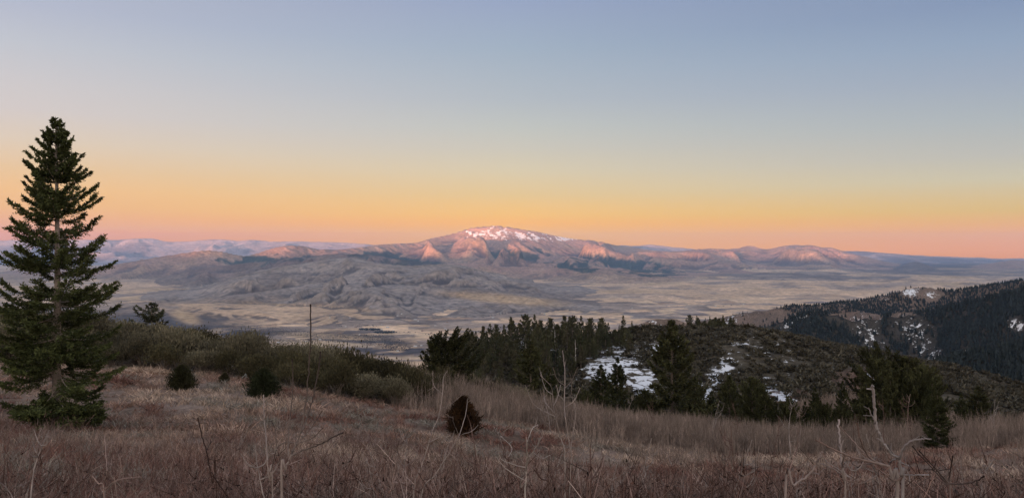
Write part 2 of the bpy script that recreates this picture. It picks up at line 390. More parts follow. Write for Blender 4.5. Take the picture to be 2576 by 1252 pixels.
FCf = lerp(FCf, (.12, .105, .11), bl*(.75+.35*nA))
# creek brush, lower left of the valley
cr = np.clip(blob(XD, YD, 900, 858, 210, 26, 6)+blob(XD, YD, 560, 838, 200, 26, 4)+blob(XD, YD, 980, 880, 90, 18), 0, 1)
FCf = lerp(FCf, (.085, .075, .08), cr*sst(-.35, .15, nB+.5*nA+.25))
FCf = lerp(FCf, (.45, .33, .22), blob(XD, YD, 830, 846, 120, 7, 3)*1.6)
FCf = lerp(FCf, (.43, .32, .22), blob(XD, YD, 800, 862, 130, 6, 3)*1.6)
FC = np.where(fl[..., None], FCf, FC)
FS = np.where(fl, -.42+.35*np.clip(blob(XD, YD, 800, 828, 50, 5)+blob(XD, YD, 760, 868, 120, 6)+blob(XD, YD, 860, 845, 30, 4), 0, 1)*1.2, FS)
# bench
m = LAB == 5
q = lerp(FC*0+tan*.88, drab, sst(.1, .55, nA+.4*nB)*.8); q = lerp(q, brush, sst(770, 800, YD)*sst(640, 430, XD+90*nB)*1.0); q = lerp(q, brush*.9, sst(-.15, -.6, curv)*.8)
q = lerp(q, (.48, .34, .21), blob(XD, YD, 470, 800, 38, 15, 20)*1.5); q = lerp(q, brush, sst(812, 826, YD)*sst(900, 700, XD))
FC = np.where(m[..., None], q, FC)
# grey sage hills
m = (LAB == 3) | (LAB == 11)
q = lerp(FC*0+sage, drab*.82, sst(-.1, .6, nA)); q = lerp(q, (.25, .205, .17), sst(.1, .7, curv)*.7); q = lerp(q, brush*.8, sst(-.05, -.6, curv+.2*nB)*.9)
q = lerp(q, (.36, .265, .19), sst(740, 775, YD+20*nB)*sst(1000, 800, XD)*.75); q = lerp(q, brush, sst(.35, .8, nD+.4*nB)*.55)
q = lerp(q, (.42, .30, .19), np.clip(blob(XD, YD, 1270, 752, 150, 11, 5)+blob(XD, YD, 780, 772, 160, 5, 3), 0, 1)*1.4)
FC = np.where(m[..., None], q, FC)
FS = np.where(m, -.42+.16*sst(0, -.8, curv)+.42*np.clip(blob(XD, YD, 1195, 765, 35, 14)+blob(XD, YD, 1080, 790, 20, 8), 0, 1), FS)
# the mountain chain
m = (LAB == 2) | (LAB == 10) | (LAB == 12)
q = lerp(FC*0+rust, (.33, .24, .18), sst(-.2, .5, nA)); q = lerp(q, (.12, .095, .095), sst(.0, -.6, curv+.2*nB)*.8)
q = lerp(q, (.38, .28, .2), sst(690, 712, YD+8*nA)*.7)
wd = np.clip(blob(XD, YD, 1020, 660, 75, 9, 4)+blob(XD, YD, 1560, 662, 110, 15, 8)+blob(XD, YD, 1640, 685, 70, 14, 5)+blob(XD, YD, 1440, 668, 60, 18)+blob(XD, YD, 930, 645, 70, 12)+blob(XD, YD, 700, 655, 120, 14)+blob(XD, YD, 1300, 640, 70, 15), 0, 1)
q = lerp(q, dark*1.5, sst(.3, .55, .75*wd+.5*nB+.3*nA+.5*np.clip(-curv, -.4, .6))*(wd > .02))
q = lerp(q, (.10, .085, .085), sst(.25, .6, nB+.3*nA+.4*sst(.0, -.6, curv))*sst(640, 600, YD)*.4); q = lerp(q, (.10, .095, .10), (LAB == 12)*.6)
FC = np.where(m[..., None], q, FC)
top = sst(626, 588, YD)*sst(1130, 1180, XD)*sst(1560, 1420, XD)+.75*sst(606, 600, YD)*sst(1380, 1430, XD)*sst(1600, 1500, XD)
FS = np.where(m, -.32+.86*top+.26*nB*(top > .02)+.28*nD*(top > .02)+.3*np.clip(-curv, -.7, .7)*(top > .02)+.22*np.clip(blob(XD, YD, 1380, 612, 80, 20)+blob(XD, YD, 1520, 670, 50, 18), 0, 1)+.05*sst(0, -.8, curv), FS)
# far ranges: base colour paled to stand in for thicker haze
for k_, sn_ in ((0, .32), (1, .36)):
    m = LAB == k_
    FC = np.where(m[..., None], lerp(FC*0+np.array([.36, .32, .335]), (.2, .185, .21), sst(0, .5, nC_+.6*nA-.4*np.clip(curv, -1, 1))), FC)
    FS = np.where(m, -.46+sn_*2.0*sst(-400, 60, Z)*(.6+.5*ER)+.2*nB, FS)
FC = np.where((LAB == 4)[..., None], FC*0+np.array([.16, .13, .12]), FC)
# nearer ridges on the right: brown grass, snow speckle, woods
m = (LAB >= 6) & (LAB <= 9)
q = lerp(FC*0+np.array([.165, .122, .1]), (.13, .10, .085), sst(-.1, .5, nD+.4*nB))
q = lerp(q, (.035, .036, .034), (LAB >= 8)*.85)
FC = np.where(m[..., None], q, FC)
S = 0
for b in ((1850,800,80,14,-14,.5),(2030,775,50,14,0,.2),(2290,735,26,16,0,.85),(2345,741,30,12,0,.8),(2230,750,40,14,0,.4),(2020,795,30,10,-10,.9),(2000,812,60,18,-15,.5),(1630,815,45,26,-30,.55),(1985,818,30,14,0,.6),
          (2170,815,30,26,30,.7),(2190,845,26,38,15,.75),(2215,870,22,20,20,.7),(2150,800,60,12,0,.5),(2290,830,60,36,20,.75),(2320,870,30,60,20,.6),(2350,900,18,30,10,.5),(2555,815,26,16,20,1.0),(2480,755,90,10,-16,.35),(2540,745,30,8,-20,.5),(2120,845,10,24,0,.5),(2160,850,12,26,-15,.6),(2420,890,50,16,-20,.4),(2230,800,60,10,0,.4)):
    S = np.maximum(S, blob(XD, YD, *b[:5])*b[5])
FS = np.where(m, np.where(S > .02, .24+.34*S, .02)+.1*nD, FS)
RS = S
lb_ = sst(783, 806, YD+10*nA)*sst(700, 520, XD+60*nB)*np.isin(LAB, (5, 21))*(1-blob(XD, YD, 470, 800, 38, 15, 20))
FC = lerp(FC, (.10, .09, .095), lb_*np.clip(.75+.5*nB, .2, 1))
CO = np.where(farm[..., None], FC, CO); SN = np.where(farm, FS, SN)
# soften the jump where the near slope runs into the valley
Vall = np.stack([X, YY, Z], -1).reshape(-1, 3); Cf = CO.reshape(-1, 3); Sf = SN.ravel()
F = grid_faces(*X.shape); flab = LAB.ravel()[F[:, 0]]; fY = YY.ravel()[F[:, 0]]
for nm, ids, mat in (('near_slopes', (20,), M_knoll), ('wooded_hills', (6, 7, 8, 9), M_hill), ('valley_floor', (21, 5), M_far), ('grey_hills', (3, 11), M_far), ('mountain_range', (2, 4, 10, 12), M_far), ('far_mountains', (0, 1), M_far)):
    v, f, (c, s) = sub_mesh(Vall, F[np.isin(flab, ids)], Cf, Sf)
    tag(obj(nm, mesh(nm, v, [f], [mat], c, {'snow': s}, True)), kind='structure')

# the high ridge behind the camera, which the sun has gone down behind
ub = np.linspace(-1, 1, 240); tb = np.linspace(0, 1, 90)
UB, TB = np.meshgrid(ub, tb)
YB = -38-TB*15000; XB = UB*(125+np.minimum(TB*75000, 46500))
RIDGE_Y = 8000.
rh = 488+42*fbm(XB/1800, YB*0, 700, 4)
s_ = np.clip(-YB/RIDGE_Y, 0, 2)
ZB = np.where(s_ < 1, 4.3+(rh-4.3)*s_**.9, rh-(rh+655)*sst(1, 1.87, s_))
ZB = ZB+25*fbm(XB/500, YB/500, 710, 4)*sst(.02, .2, TB)*(1-np.exp(-((s_-1)/.25)**2)*.6)
ZB[0] = near_h(XB[0], YB[0])-.3
c = np.empty(XB.shape+(3,)); c[:] = (.2, .15, .12)
me = mesh('back_ridge', np.stack([XB, YB, ZB], -1).reshape(-1, 3), [grid_faces(*XB.shape)], [M_far], c.reshape(-1, 3), {'snow': np.full(XB.size, -.4)}, True)
tag(obj('back_ridge', me), kind='structure')
print('land', time.time()-T0)

# ------------------------------------------------------------------ plant geometry
def tubes(lines, sides=6):
    """lines: list of (points (n,3), radii (n,)) -> verts, quads"""
    Vs, Fs, o = [], [], 0
    for P, R in lines:
        P = np.asarray(P, float); R = np.asarray(R, float); n = len(P)
        d = np.gradient(P, axis=0); d /= np.linalg.norm(d, axis=1)[:, None]+1e-9
        ref = np.where(np.abs(d[:, 2:3]) > .9, np.array([[1., 0, 0]]), np.array([[0, 0, 1.]]))
        a = np.cross(d, ref); a /= np.linalg.norm(a, axis=1)[:, None]+1e-9
        b = np.cross(d, a)
        th = np.arange(sides)/sides*2*np.pi
        ring = P[:, None]+R[:, None, None]*(a[:, None]*np.cos(th)[None, :, None]+b[:, None]*np.sin(th)[None, :, None])
        Vs.append(ring.reshape(-1, 3))
        i = np.arange(n-1)[:, None]*sides; j = np.arange(sides)[None]; k = (j+1) % sides
        Fs.append(np.stack([i+j, i+k, i+sides+k, i+sides+j], -1).reshape(-1, 4)+o); o += n*sides
    return np.concatenate(Vs), np.concatenate(Fs)

def unit(v):
    return v/(np.linalg.norm(v, axis=-1, keepdims=True)+1e-9)

def blades(P, D, L, W, r, bend=None):
    """thin leaf shapes: base P, direction D, length L, width W (kite of two triangles)"""
    n = len(P); s = unit(np.cross(D, unit(r.normal(size=(n, 3)))))
    L = np.broadcast_to(L, n)[:, None]; W = np.broadcast_to(W, n)[:, None]
    mid = P+D*L*.42
    tip = P+D*L
    if bend is not None: tip = tip+bend
    V = np.stack([P, mid+s*W*.5, tip, mid-s*W*.5], 1).reshape(-1, 3)
    F = np.arange(n*4).reshape(n, 4)
    return V, F

def conifer(seed, H, R, base, nb, tpb, cl, twl, bl, bw, prof, up_lo, up_hi, irr, colr, r0=None, dens=None, bend=0.0, side=None, sag=.25):
    r = np.random.default_rng(seed)
    hz = base+(H*.985-base)*np.sort(r.random(nb))**(.92)
    t = hz/H
    if dens is not None:
        kp = r.random(nb) < np.interp(t, dens[0], dens[1]); hz = hz[kp]; t = t[kp]; nb = len(hz)
    az = np.arange(nb)*2.39996+r.normal(0, .5, nb)
    Lb = R*np.interp(t, prof[0], prof[1])*np.clip(1+irr*r.normal(size=nb), .35, 1.22)
    if side is not None:                       # longer on some bearings, as wind or neighbours left it
        Lb = Lb*(1+side[1]*np.cos(az-side[0]))
    el = np.radians(up_lo+(up_hi-up_lo)*t+r.normal(0, 7, nb))
    wob = lambda h: np.stack([bend*np.sin(h/H*2.2)*H*.02, bend*np.cos(h/H*3.1)*H*.012, h], -1)
    hh = np.linspace(0, H, 14); r0 = r0 or .016*H
    lines = [(wob(hh), r0*(1-hh/H)**.85+.006*H*.25)]
    limbs = []
    dirh = np.stack([np.cos(az), np.sin(az), 0*az], 1)
    B0 = wob(hz)
    def bp(i, s):
        L = Lb[i]; return B0[i]+dirh[i]*(L*np.cos(el[i])*s)[:, None]+np.array([0, 0, 1.])*(L*(np.sin(el[i])*s-sag*s+(sag+.1)*s*s*s))[:, None]
    for i in range(nb):
        if Lb[i] > .25*R*.3:
            ss = np.linspace(0, .95, 5); limbs.append((bp(np.full(5, i), ss), np.linspace(.11*r0+.006*Lb[i], .003, 5)))
    cnt = np.maximum(2, (tpb*np.clip(Lb/R, .12, 2))).astype(int)
    bi = np.repeat(np.arange(nb), cnt); n = len(bi)
    s = .1+.9*r.random(n)**.75
    P = bp(bi, s)
    T = unit(bp(bi, np.minimum(s+.05, 1.06))-bp(bi, s-.05))
    lat = unit(np.cross(T, np.array([0, 0, 1.])))
    sd = r.choice([-1., 1.], n)[:, None]
    ang = np.radians(r.uniform(15, 70, n))[:, None]
    D = unit(T*np.cos(ang)+lat*sd*np.sin(ang)+np.array([0, 0, 1.])*r.normal(.02, .22, n)[:, None])
    tl = twl*np.clip(Lb[bi]/R, .3, 1.3)*(1.15-.75*s)*r.uniform(.6, 1.3, n)
    ci = np.repeat(np.arange(n), cl); q = np.tile((np.arange(cl)+.5)/cl, n)
    PP = P[ci]+D[ci]*(tl[ci]*q)[:, None]; PP[:, 2] -= tl[ci]*.18*q*q
    DD = unit(D[ci]+.55*r.normal(size=(len(ci), 3))+np.array([0, 0, .1]))
    V, Fq = blades(PP, DD, bl*r.uniform(.6, 1.3, len(ci)), bw*r.uniform(.7, 1.3, len(ci)), r)
    # leader
    lead = wob(np.linspace(H*.93, H*1.0, 26)); Dl = unit(r.normal(size=(26, 3))+np.array([0, 0, 1.1]))
    V2, F2 = blades(lead, Dl, bl*1.2, bw, r); Fq = np.concatenate([Fq, F2+len(V)]); V = np.concatenate([V, V2])
    br = r.uniform(.72, 1.3, nb)[bi][ci]*r.uniform(.7, 1.35, len(ci))
    tipw = (s[ci]*q)[:, None]
    Cc = np.array(colr)*br[:, None]*(1+.45*tipw*np.array([1.15, 1.0, .5]))
    Cc = np.repeat(np.concatenate([Cc, np.tile(np.array(colr), (26, 1))]), 4, axis=0)
    return lines, limbs, (V, Fq, Cc)

def conifer_meshes(nm, trunk_col, *a, sides=7, **k):
    lines, limbs, (V, Fq, Cc) = conifer(*a, **k)
    v, f = tubes(lines, sides); mt = mesh(nm+'_trunk', v, [f], [M_bark], np.tile(trunk_col, (len(v), 1)), smooth=True)
    if limbs:                                   # the crown carries its boughs
        v, f = tubes(limbs, 4); Fq = np.concatenate([Fq, f+len(V)]); V = np.concatenate([V, v]); Cc = np.concatenate([Cc, np.tile(trunk_col, (len(v), 1))])
    return mt, mesh(nm+'_crown', V, [Fq], [M_fol], Cc)

def put_tree(nm, label, cat, loc, ms, rz=0, s=1., group=None):
    t = thing(nm, label, cat, loc, rz, s, group)
    obj('trunk', ms[0], t); obj('crown', ms[1], t)
    return t

BARK = (.16, .125, .105)
PCONE = ([0, .08, .2, .45, .7, .88, 1], [.75, .95, 1, .78, .48, .22, .03])
PFIR = ([0, .03, .08, .16, .25, .33, .42, .5, .56, .62, .68, .74, .8, .86, .9, .95, 1.0], [.45, .85, .95, 1.0, .98, .95, .93, .98, 1.0, .84, .73, .64, .54, .44, .33, .17, .03])
PPINE = ([0, .1, .25, .5, .7, .88, 1], [.5, .8, 1, .98, .8, .5, .12])

# the big fir on the left
g = ground_at(136, 30)
fir_ms = conifer_meshes('fir', (.24, .20, .18), 5, 12.35, 1.9, .3, 380, 96, 9, .5, .105, .042, PFIR, -18, 36, .3, (.044, .054, .022), r0=.16, bend=.6, sag=.22, sides=10, dens=([0, .3, .38, .62, .72, 1], [.9, .85, .5, .44, .72, .9]))
put_tree('fir_tree', 'tall dark green fir standing alone at the left edge of the meadow', 'fir tree', g, fir_ms, 0, ((CY-298)/FPX*30-g[2])/12.35)
print('fir faces', len(fir_ms[1].polygons), time.time()-T0)

# mid-distance conifers, four builds
DG = (.050, .052, .025)
MID = [conifer_meshes('conifer_a', BARK, 21, 8, 2.3, .3, 120, 56, 7, .55, .22, .085, PCONE, -8, 40, .24, DG),
       conifer_meshes('conifer_b', BARK, 22, 8, 2.7, .3, 120, 52, 7, .6, .22, .09, PPINE, 0, 45, .28, DG),
       conifer_meshes('conifer_c', BARK, 23, 8, 1.7, .2, 110, 44, 7, .45, .2, .08, PCONE, -5, 45, .25, (.036, .04, .018)),
       conifer_meshes('conifer_d', BARK, 24, 8, 3.3, .5, 110, 60, 7, .7, .24, .095, PPINE, 10, 45, .38, (.036, .038, .017), side=(2.2, .35))]
def mid_tree(xd, ytop, ybase, Y, k, label, cat='conifer', wid=1.0, rz=None, group=None):
    g = ground_at(xd, Y)
    ht = (ybase-ytop)/FPX*Y
    ztop = (CY-ytop)/FPX*Y
    ht = ztop-g[2]
    s = ht/8.0
    return put_tree('conifer', label, cat, g, MID[k], rng.uniform(0, 6.28) if rz is None else rz, (s*wid, s*wid, s), group)
mid_tree(1108, 848, 1012, 72, 3, 'broad dark conifer at the right end of the shrub belt, beside the thicket', wid=1.15)
mid_tree(1335, 858, 1022, 84, 0, 'pointed conifer rising in front of the forested knoll, left of the snow slope', wid=1.05)
mid_tree(1690, 808, 1045, 105, 0, 'largest pointed conifer in the middle, standing against the snowy slope', wid=1.0)
mid_tree(1512, 918, 1035, 100, 2, 'smaller olive conifer in front of the left part of the snow patch', wid=1.15)
mid_tree(1553, 900, 950, 170, 2, 'little conifer growing alone on the snow patch', wid=1.0)
mid_tree(1835, 945, 1040, 110, 0, 'dark conifer just right of the bright snow streak', wid=.9)
mid_tree(1892, 958, 1060, 105, 1, 'rounded dark conifer beside the snow streak, at the head of the draw', wid=.9)
for (xd, yt, Y, k, w) in ((1790,985,118,2,1.),(1925,985,100,0,1.),(1950,1010,98,2,1.1),(2050,975,110,2,.9),(2075,1020,100,3,.8),(2025,1010,104,2,.9),(2110,1028,100,1,.7),(2130,1020,102,0,.9),(1985,1005,100,1,.8),(2160,1005,100,0,1.),(1620,985,104,1,.9),(1470,985,98,1,.8),(1600,1000,100,2,1.),(1385,925,95,2,1.),(1750,965,125,1,.8)):
    mid_tree(xd, yt, 0, Y, k, 'low dark conifer among others along the far edge of the bare thicket', wid=w, group='young conifers along the edge of the thicket')
for (xd, yt, Y, k, w) in ((2215,915,100,1,.95),(2252,902,103,3,.9),(2290,912,101,1,1.0),(2180,965,98,0,1.),(2325,930,98,1,.9),(2240,950,94,0,1.),(2300,960,94,3,.8),(2345,955,92,2,1.)):
    mid_tree(xd, yt, 0, Y, k, 'tall dark conifer crowded in the large clump right of the bare snag', wid=w, group='conifers of the dark clump on the right')
mid_tree(2358, 985, 1132, 62, 2, 'slim green fir in front of the right edge of the dark clump', wid=1.25)
mid_tree(2460, 972, 1026, 150, 0, 'small neat conifer alone in the pale thicket near the right edge', wid=1.1)
mid_tree(2418, 990, 1040, 140, 2, 'thin brownish conifer left of the small neat one in the thicket', wid=.9)
mid_tree(2120, 958, 1000, 190, 2, 'slender little conifer sticking up in the pale thicket left of the snag', wid=.8)
# wind-shaped tree on the skyline of the shrubs
wind = conifer_meshes('windtree', BARK, 31, 4.2, 1.35, .5, 46, 44, 6, .45, .16, .06, PPINE, 0, 25, .4, (.045, .05, .032), side=(2.9, .4), bend=3.0)
g = ground_at(375, 78); zt = (CY-763)/FPX*78
put_tree('wind_shaped_conifer', 'lone wind-shaped conifer standing above the shrub belt against the valley', 'conifer', g, wind, 0, (zt-g[2])/4.2)

# juniper bushes
def juniper(seed, H, R, colr, n=6500):
    r = np.random.default_rng(seed)
    h = r.random(n)**.9; a = r.random(n)*6.283
    prof = np.interp(h, [0, .08, .3, .6, .85, 1], [.55, .85, 1, .86, .5, .08])*(1+.16*np.sin(a*3+h*5)+.12*np.sin(a*7-h*9))
    q = r.random(n)**.45
    tuf = 1+.22*np.sin(a*9+h*13)*np.sin(h*21+a*4)+.12*r.normal(size=n)
    P = np.stack([np.cos(a)*prof*q*R*tuf, np.sin(a)*prof*q*R*tuf, h*H*.9*(1+.1*np.sin(a*6))], 1)
    D = unit(np.stack([np.cos(a)*.6, np.sin(a)*.6, np.full(n, .9)], 1)+.45*r.normal(size=(n, 3)))
    V, F_ = blades(P, D, r.uniform(.06, .3, n)*H*.6, .026*H, r)
    lum = r.uniform(.5, 1.4, n)*np.where(np.sin(a*5+h*8) > .3, 1.25, .85)
    Cc = np.repeat(np.array(colr)*lum[:, None], 4, 0)
    st = [(np.array([[0, 0, -.1], [.02, 0, H*.3], [.03, .02, H*.8]]), [.05*H, .035*H, .01])]
    v, f = tubes(st, 6)
    return mesh('juniper_trunk', v, [f], [M_bark], np.tile(BARK, (len(v), 1)), smooth=True), mesh('juniper_foliage', V, [F_], [M_fol], Cc)
for (xd, yt, yb, wpx, cr_, lb) in ((457,920,982,30,(.04,.04,.018),'round dark juniper bush on the meadow, left of two alike'),
                                (565,938,964,13,(.042,.038,.018),'tiny juniper bush at the foot of the shrub belt between two larger ones'),
                                (663,930,1002,38,(.028,.034,.016),'larger dark green juniper bush on the meadow below the shrubs'),
                                (1165,1000,1094,36,(.05,.026,.012),'rusty brown juniper bush in the middle of the meadow beside bare saplings')):
    p = drop(xd, yb, 8, 100); H = (yb-yt)/FPX*p[1]; Rr = wpx/FPX*p[1]
    a_, b_ = juniper(int(xd), H, Rr, cr_)
    t = thing('juniper_bush', lb, 'juniper', p); obj('trunk', a_, t); obj('foliage', b_, t)

# ---- shrubs of the belt
def shrub(seed, colr, R=1.6, H=2.5, n=4200, ns=17):
    r = np.random.default_rng(seed)
    a = r.random(ns)*6.283; ou = np.sqrt(r.random(ns))
    lines = []; ends = []
    for i in range(ns):
        e = np.array([math.cos(a[i])*ou[i]*R*.8, math.sin(a[i])*ou[i]*R*.8, H*(.92-.42*ou[i]**2)*r.uniform(.75, 1.0)])
        k = e*np.array([.35, .35, .5])+r.normal(0, .08, 3); lines.append((np.array([[e[0]*.08, e[1]*.08, -.1], k, e*.92]), [.05, .035, .012])); ends.append(e)
    ends = np.array(ends)
    ci = r.integers(0, ns, n)
    P = ends[ci]+r.normal(0, 1, (n, 3))*np.array([.34, .34, .26])*R/1.6
    P[:, 2] = np.clip(P[:, 2], .12, None)
    D = unit((P-np.array([0, 0, -.4*H]))*np.array([.75, .75, .8])+.42*r.normal(size=(n, 3))*H*.35)
    V, F_ = blades(P, D, r.uniform(.12, .27, n), r.uniform(.05, .1, n), r)
    lum = r.uniform(.6, 1.35, n)*r.uniform(.75, 1.25, ns)[ci]
    Cc = np.repeat(np.array(colr)*lum[:, None], 4, 0)
    v, f = tubes(lines, 5)
    return mesh('shrub_stems', v, [f], [M_bark], np.tile((.17, .14, .12), (len(v), 1)), smooth=True), mesh('shrub_foliage', V, [F_], [M_leaf], Cc)
GREY = (.118, .106, .072); OLIVE = (.066, .059, .033)
SH = [(shrub(40+i, GREY), 0) for i in range(3)]+[(shrub(50+i, OLIVE, n=3000), 1) for i in range(3)]
shlab = (('grey-green bushy shrub in the dense belt behind the meadow', 'grey shrubs of the belt behind the meadow'), ('dark olive bushy shrub in the dense belt behind the meadow', 'olive shrubs of the belt behind the meadow'))
def belt_front(xd): return np.interp(xd, [-200, 280, 430, 540, 620, 740, 850, 1000, 1100, 1400], [58, 57, 55, 56, 53, 51, 50, 52, 62, 80])
proto = {}
sp = []
tries = 0
while len(sp) < 285 and tries < 40000:
    tries += 1
    xd = rng.uniform(-180, 1420); f0 = belt_front(xd); Y = f0+rng.random()**1.3*(np.interp(xd, [0, 600, 1000, 1100, 1400], [46, 40, 42, 40, 30]))
    x = (xd-CX)/FPX*Y
    if abs(xd-375) < 14 and Y < 80: continue
    if all((x-a)**2+(Y-b)**2 > (2.05+.02*(Y-50))**2 for a, b in sp): sp.append((x, Y))
sp.sort(key=lambda p: p[1])
for (x, Y) in sp:
    xd = CX+FPX*x/Y
    grey = rng.random() < np.interp(xd, [0, 400, 700, 1000], [.75, .7, .3, .35])
    k = int(rng.integers(0, 3))+(0 if grey else 3)
    z = near_h(np.array([x]), np.array([Y]))[0]
    s = rng.uniform(.75, 1.25)*np.interp(Y, [50, 56, 65, 90], [.8, 1.0, 1.08, 1.1]); zs = s*rng.uniform(.72, 1.2)*np.interp(xd, [700, 1050, 1400], [1, .95, .8])
    lab, grp = shlab[SH[k][1]]
    if k not in proto:
        t = thing('shrub', lab, 'shrub', (x, Y, z), rng.uniform(0, 6.28), (s, s, zs), grp)
        obj('stems', SH[k][0][0], t); obj('foliage', SH[k][0][1], t); proto[k] = t
    else:
        copy_thing(proto[k], (x, Y, z), rng.uniform(0, 6.28), (s, s, zs), lab, grp)
print('shrubs', len(sp), time.time()-T0)

# ---- trees of the forested knoll
KD = (.05, .054, .03)
KN = [conifer_meshes('knoll_a', BARK, 61, 12, 2.4, 1.0, 60, 22, 4, .9, .5, .22, PCONE, -5, 40, .25, KD, sides=5),
      conifer_meshes('knoll_b', BARK, 62, 12, 2.7, 1.5, 60, 22, 4, 1.0, .55, .25, PPINE, 5, 40, .35, (.058, .06, .036), sides=5),
      conifer_meshes('knoll_c', BARK, 63, 12, 1.9, .6, 60, 20, 4, .8, .5, .2, PCONE, 0, 45, .25, (.042, .048, .028), sides=5),
      conifer_meshes('knoll_d', BARK, 64, 12, 2.4, 3.0, 50, 22, 4, .9, .55, .25, PPINE, 10, 35, .4, (.066, .062, .04), sides=5)]
KG = 'conifers covering the knoll behind the thicket'; KL = 'dark conifer packed among others on the forested knoll in the middle'
kproto = {}
kpos = []
def knoll_tree(xd, Y, s, k):
    g = ground_at(xd, Y)
    rz = rng.uniform(0, 6.28); w = s*rng.uniform(.85, 1.15)
    if k not in kproto: kproto[k] = put_tree('conifer', KL, 'conifer', g, KN[k], rz, (w, w, s), KG)
    else: copy_thing(kproto[k], g, rz, (w, w, s), KL, KG)
crest = [(1152,880),(1170,862),(1185,850),(1205,858),(1225,835),(1243,840),(1262,838),(1285,798),(1300,822),(1322,791),(1345,792),(1360,805),(1385,800),(1402,815),(1420,795),(1440,795),(1462,795),(1485,800),(1510,815),(1530,812),(1548,830),(1565,838)]
for i, (xd, yt) in enumerate(crest):
    Y = rng.uniform(355, 385); g = ground_at(xd, Y); s = ((CY-yt)/FPX*Y-g[2])/12
    knoll_tree(xd, Y, max(.45, s), [1, 0, 3, 1, 0, 1][i % 6])
n = 0
while n < 240:
    xd = rng.uniform(1140, 1590); Y = rng.uniform(265, 385)
    g = ground_at(xd, Y); yb = CY-FPX*g[2]/Y
    snow = max(blob(xd, yb, 1310, 865, 22, 36), blob(xd, yb, 1545, 930, 70, 55, -15), blob(xd, yb, 1490, 935, 32, 36), blob(xd, yb, 1610, 965, 45, 48), .6*blob(xd, yb, 1400, 893, 30, 20))
    if snow > .45 and rng.random() < .93: continue
    if xd > 1440 and yb > 905 and rng.random() < .8: continue
    knoll_tree(xd, Y, rng.uniform(.42, .95)*np.interp(Y, [265, 330, 385], [.75, 1.0, 1.05]), int(rng.integers(0, 4))); n += 1
for i in range(34):
    knoll_tree(rng.uniform(1735, 1850)-rng.random()*20, rng.uniform(385, 412), rng.uniform(.35, .6), int(rng.integers(0, 3)))

# dead snags among them, and two pale stones at the edge of the shrubs
def snag(seed, H):
    r = np.random.default_rng(seed); z = np.linspace(0, H, 7)
    L = [(np.stack([np.cumsum(r.normal(0, .04, 7)), np.cumsum(r.normal(0, .04, 7)), z-.2], 1), np.linspace(.2, .05, 7))]; B = []
    for i in range(9):
        j = r.integers(2, 6); p = L[0][0][j]; a = r.random()*6.283; l = r.uniform(.5, 1.4)
        B.append((np.stack([p, p+np.array([math.cos(a)*l*.6, math.sin(a)*l*.6, .05]), p+np.array([math.cos(a)*l, math.sin(a)*l, .25])]), [.05, .035, .012]))
    v, f = tubes(L, 6); v2, f2 = tubes(B, 4); c_ = (.42, .39, .37)
    return mesh('snag_trunk', v, [f], [M_bark], np.tile(c_, (len(v), 1)), smooth=True), mesh('snag_branches', v2, [f2], [M_bark], np.tile(c_, (len(v2), 1)))
for i, (xd, Y, H_) in enumerate(((1322,300,11),(1335,315,9),(1308,325,8),(1448,300,10),(1396,340,9),(1282,310,7))):
    a_, b_ = snag(900+i, H_); t = thing('dead_snag', 'pale dead snag standing among the dark conifers of the knoll', 'dead tree', ground_at(xd, Y), rng.uniform(0, 6), 1, 'dead snags on the knoll'); obj('trunk', a_, t); obj('branches', b_, t)
import bmesh
for xd, yd, s_, lb in ((570, 930, .32, 'pale rounded stone at the foot of the shrubs near the tiny juniper'), (617, 955, .26, 'small pale upright stone left of the larger green juniper')):
    bm = bmesh.new(); bmesh.ops.create_icosphere(bm, subdivisions=3, radius=s_)
    for v_ in bm.verts:
        q = v_.co; k_ = 1+.22*math.sin(q.x*9/s_*.4+1)*math.cos(q.y*7/s_*.4)+.1*math.sin(q.z*14/s_*.4); v_.co = (q.x*k_*.85, q.y*k_, q.z*k_*(1.25 if xd > 600 else .7))
    me = bpy.data.meshes.new('stone'); bm.to_mesh(me); bm.free()
    a_ = me.attributes.new('col', 'FLOAT_COLOR', 'POINT'); a_.data.foreach_set('color', np.tile((.5, .48, .45, 1), len(me.vertices)).astype(np.float32)); me.materials.append(M_bark)
    p = drop(xd, yd, 30, 100); tag(obj('stone', me, None, (p[0], p[1], p[2]+s_*.4)), lb, 'stone')

# ---- merged stuff: many small plants in one mesh
def merge(temps, pos, rz, sc3, cols, tid):
    Vs, Fs, Cs, o = [], [], [], 0
    for k, (V, F_, Cc) in enumerate(temps):
        m = np.where(tid == k)[0]
        if not len(m): continue
        c, s = np.cos(rz[m])[:, None], np.sin(rz[m])[:, None]
        W = np.empty((len(m), len(V), 3), np.float32)
        vx, vy, vz = V[None, :, 0]*sc3[m, 0:1], V[None, :, 1]*sc3[m, 1:2], V[None, :, 2]*sc3[m, 2:3]
        W[..., 0] = vx*c-vy*s+pos[m, 0:1]; W[..., 1] = vx*s+vy*c+pos[m, 1:2]; W[..., 2] = vz+pos[m, 2:3]
        Vs.append(W.reshape(-1, 3)); Cs.append((Cc[None]*cols[m][:, None]).reshape(-1, 3))
        Fs.append((F_[None]+(np.arange(len(m))*len(V))[:, None, None]).reshape(-1, F_.shape[1])+o); o += len(m)*len(V)
    return np.concatenate(Vs), np.concatenate(Fs), np.concatenate(Cs)

def stuff(name, temps, pos, rz, sc3, cols, tid, mat, label, cat):
    V, F_, Cc = merge(temps, pos, rz, sc3, cols, tid)
    o = obj(name, mesh(name, V, [F_], [mat], Cc)); tag(o, label, cat, kind='stuff'); print(name, len(F_), time.time()-T0); return o

def xy_ground(xd, Y):
    x = (xd-CX)/FPX*Y; return np.stack([x, Y, height(x, Y)], 1)

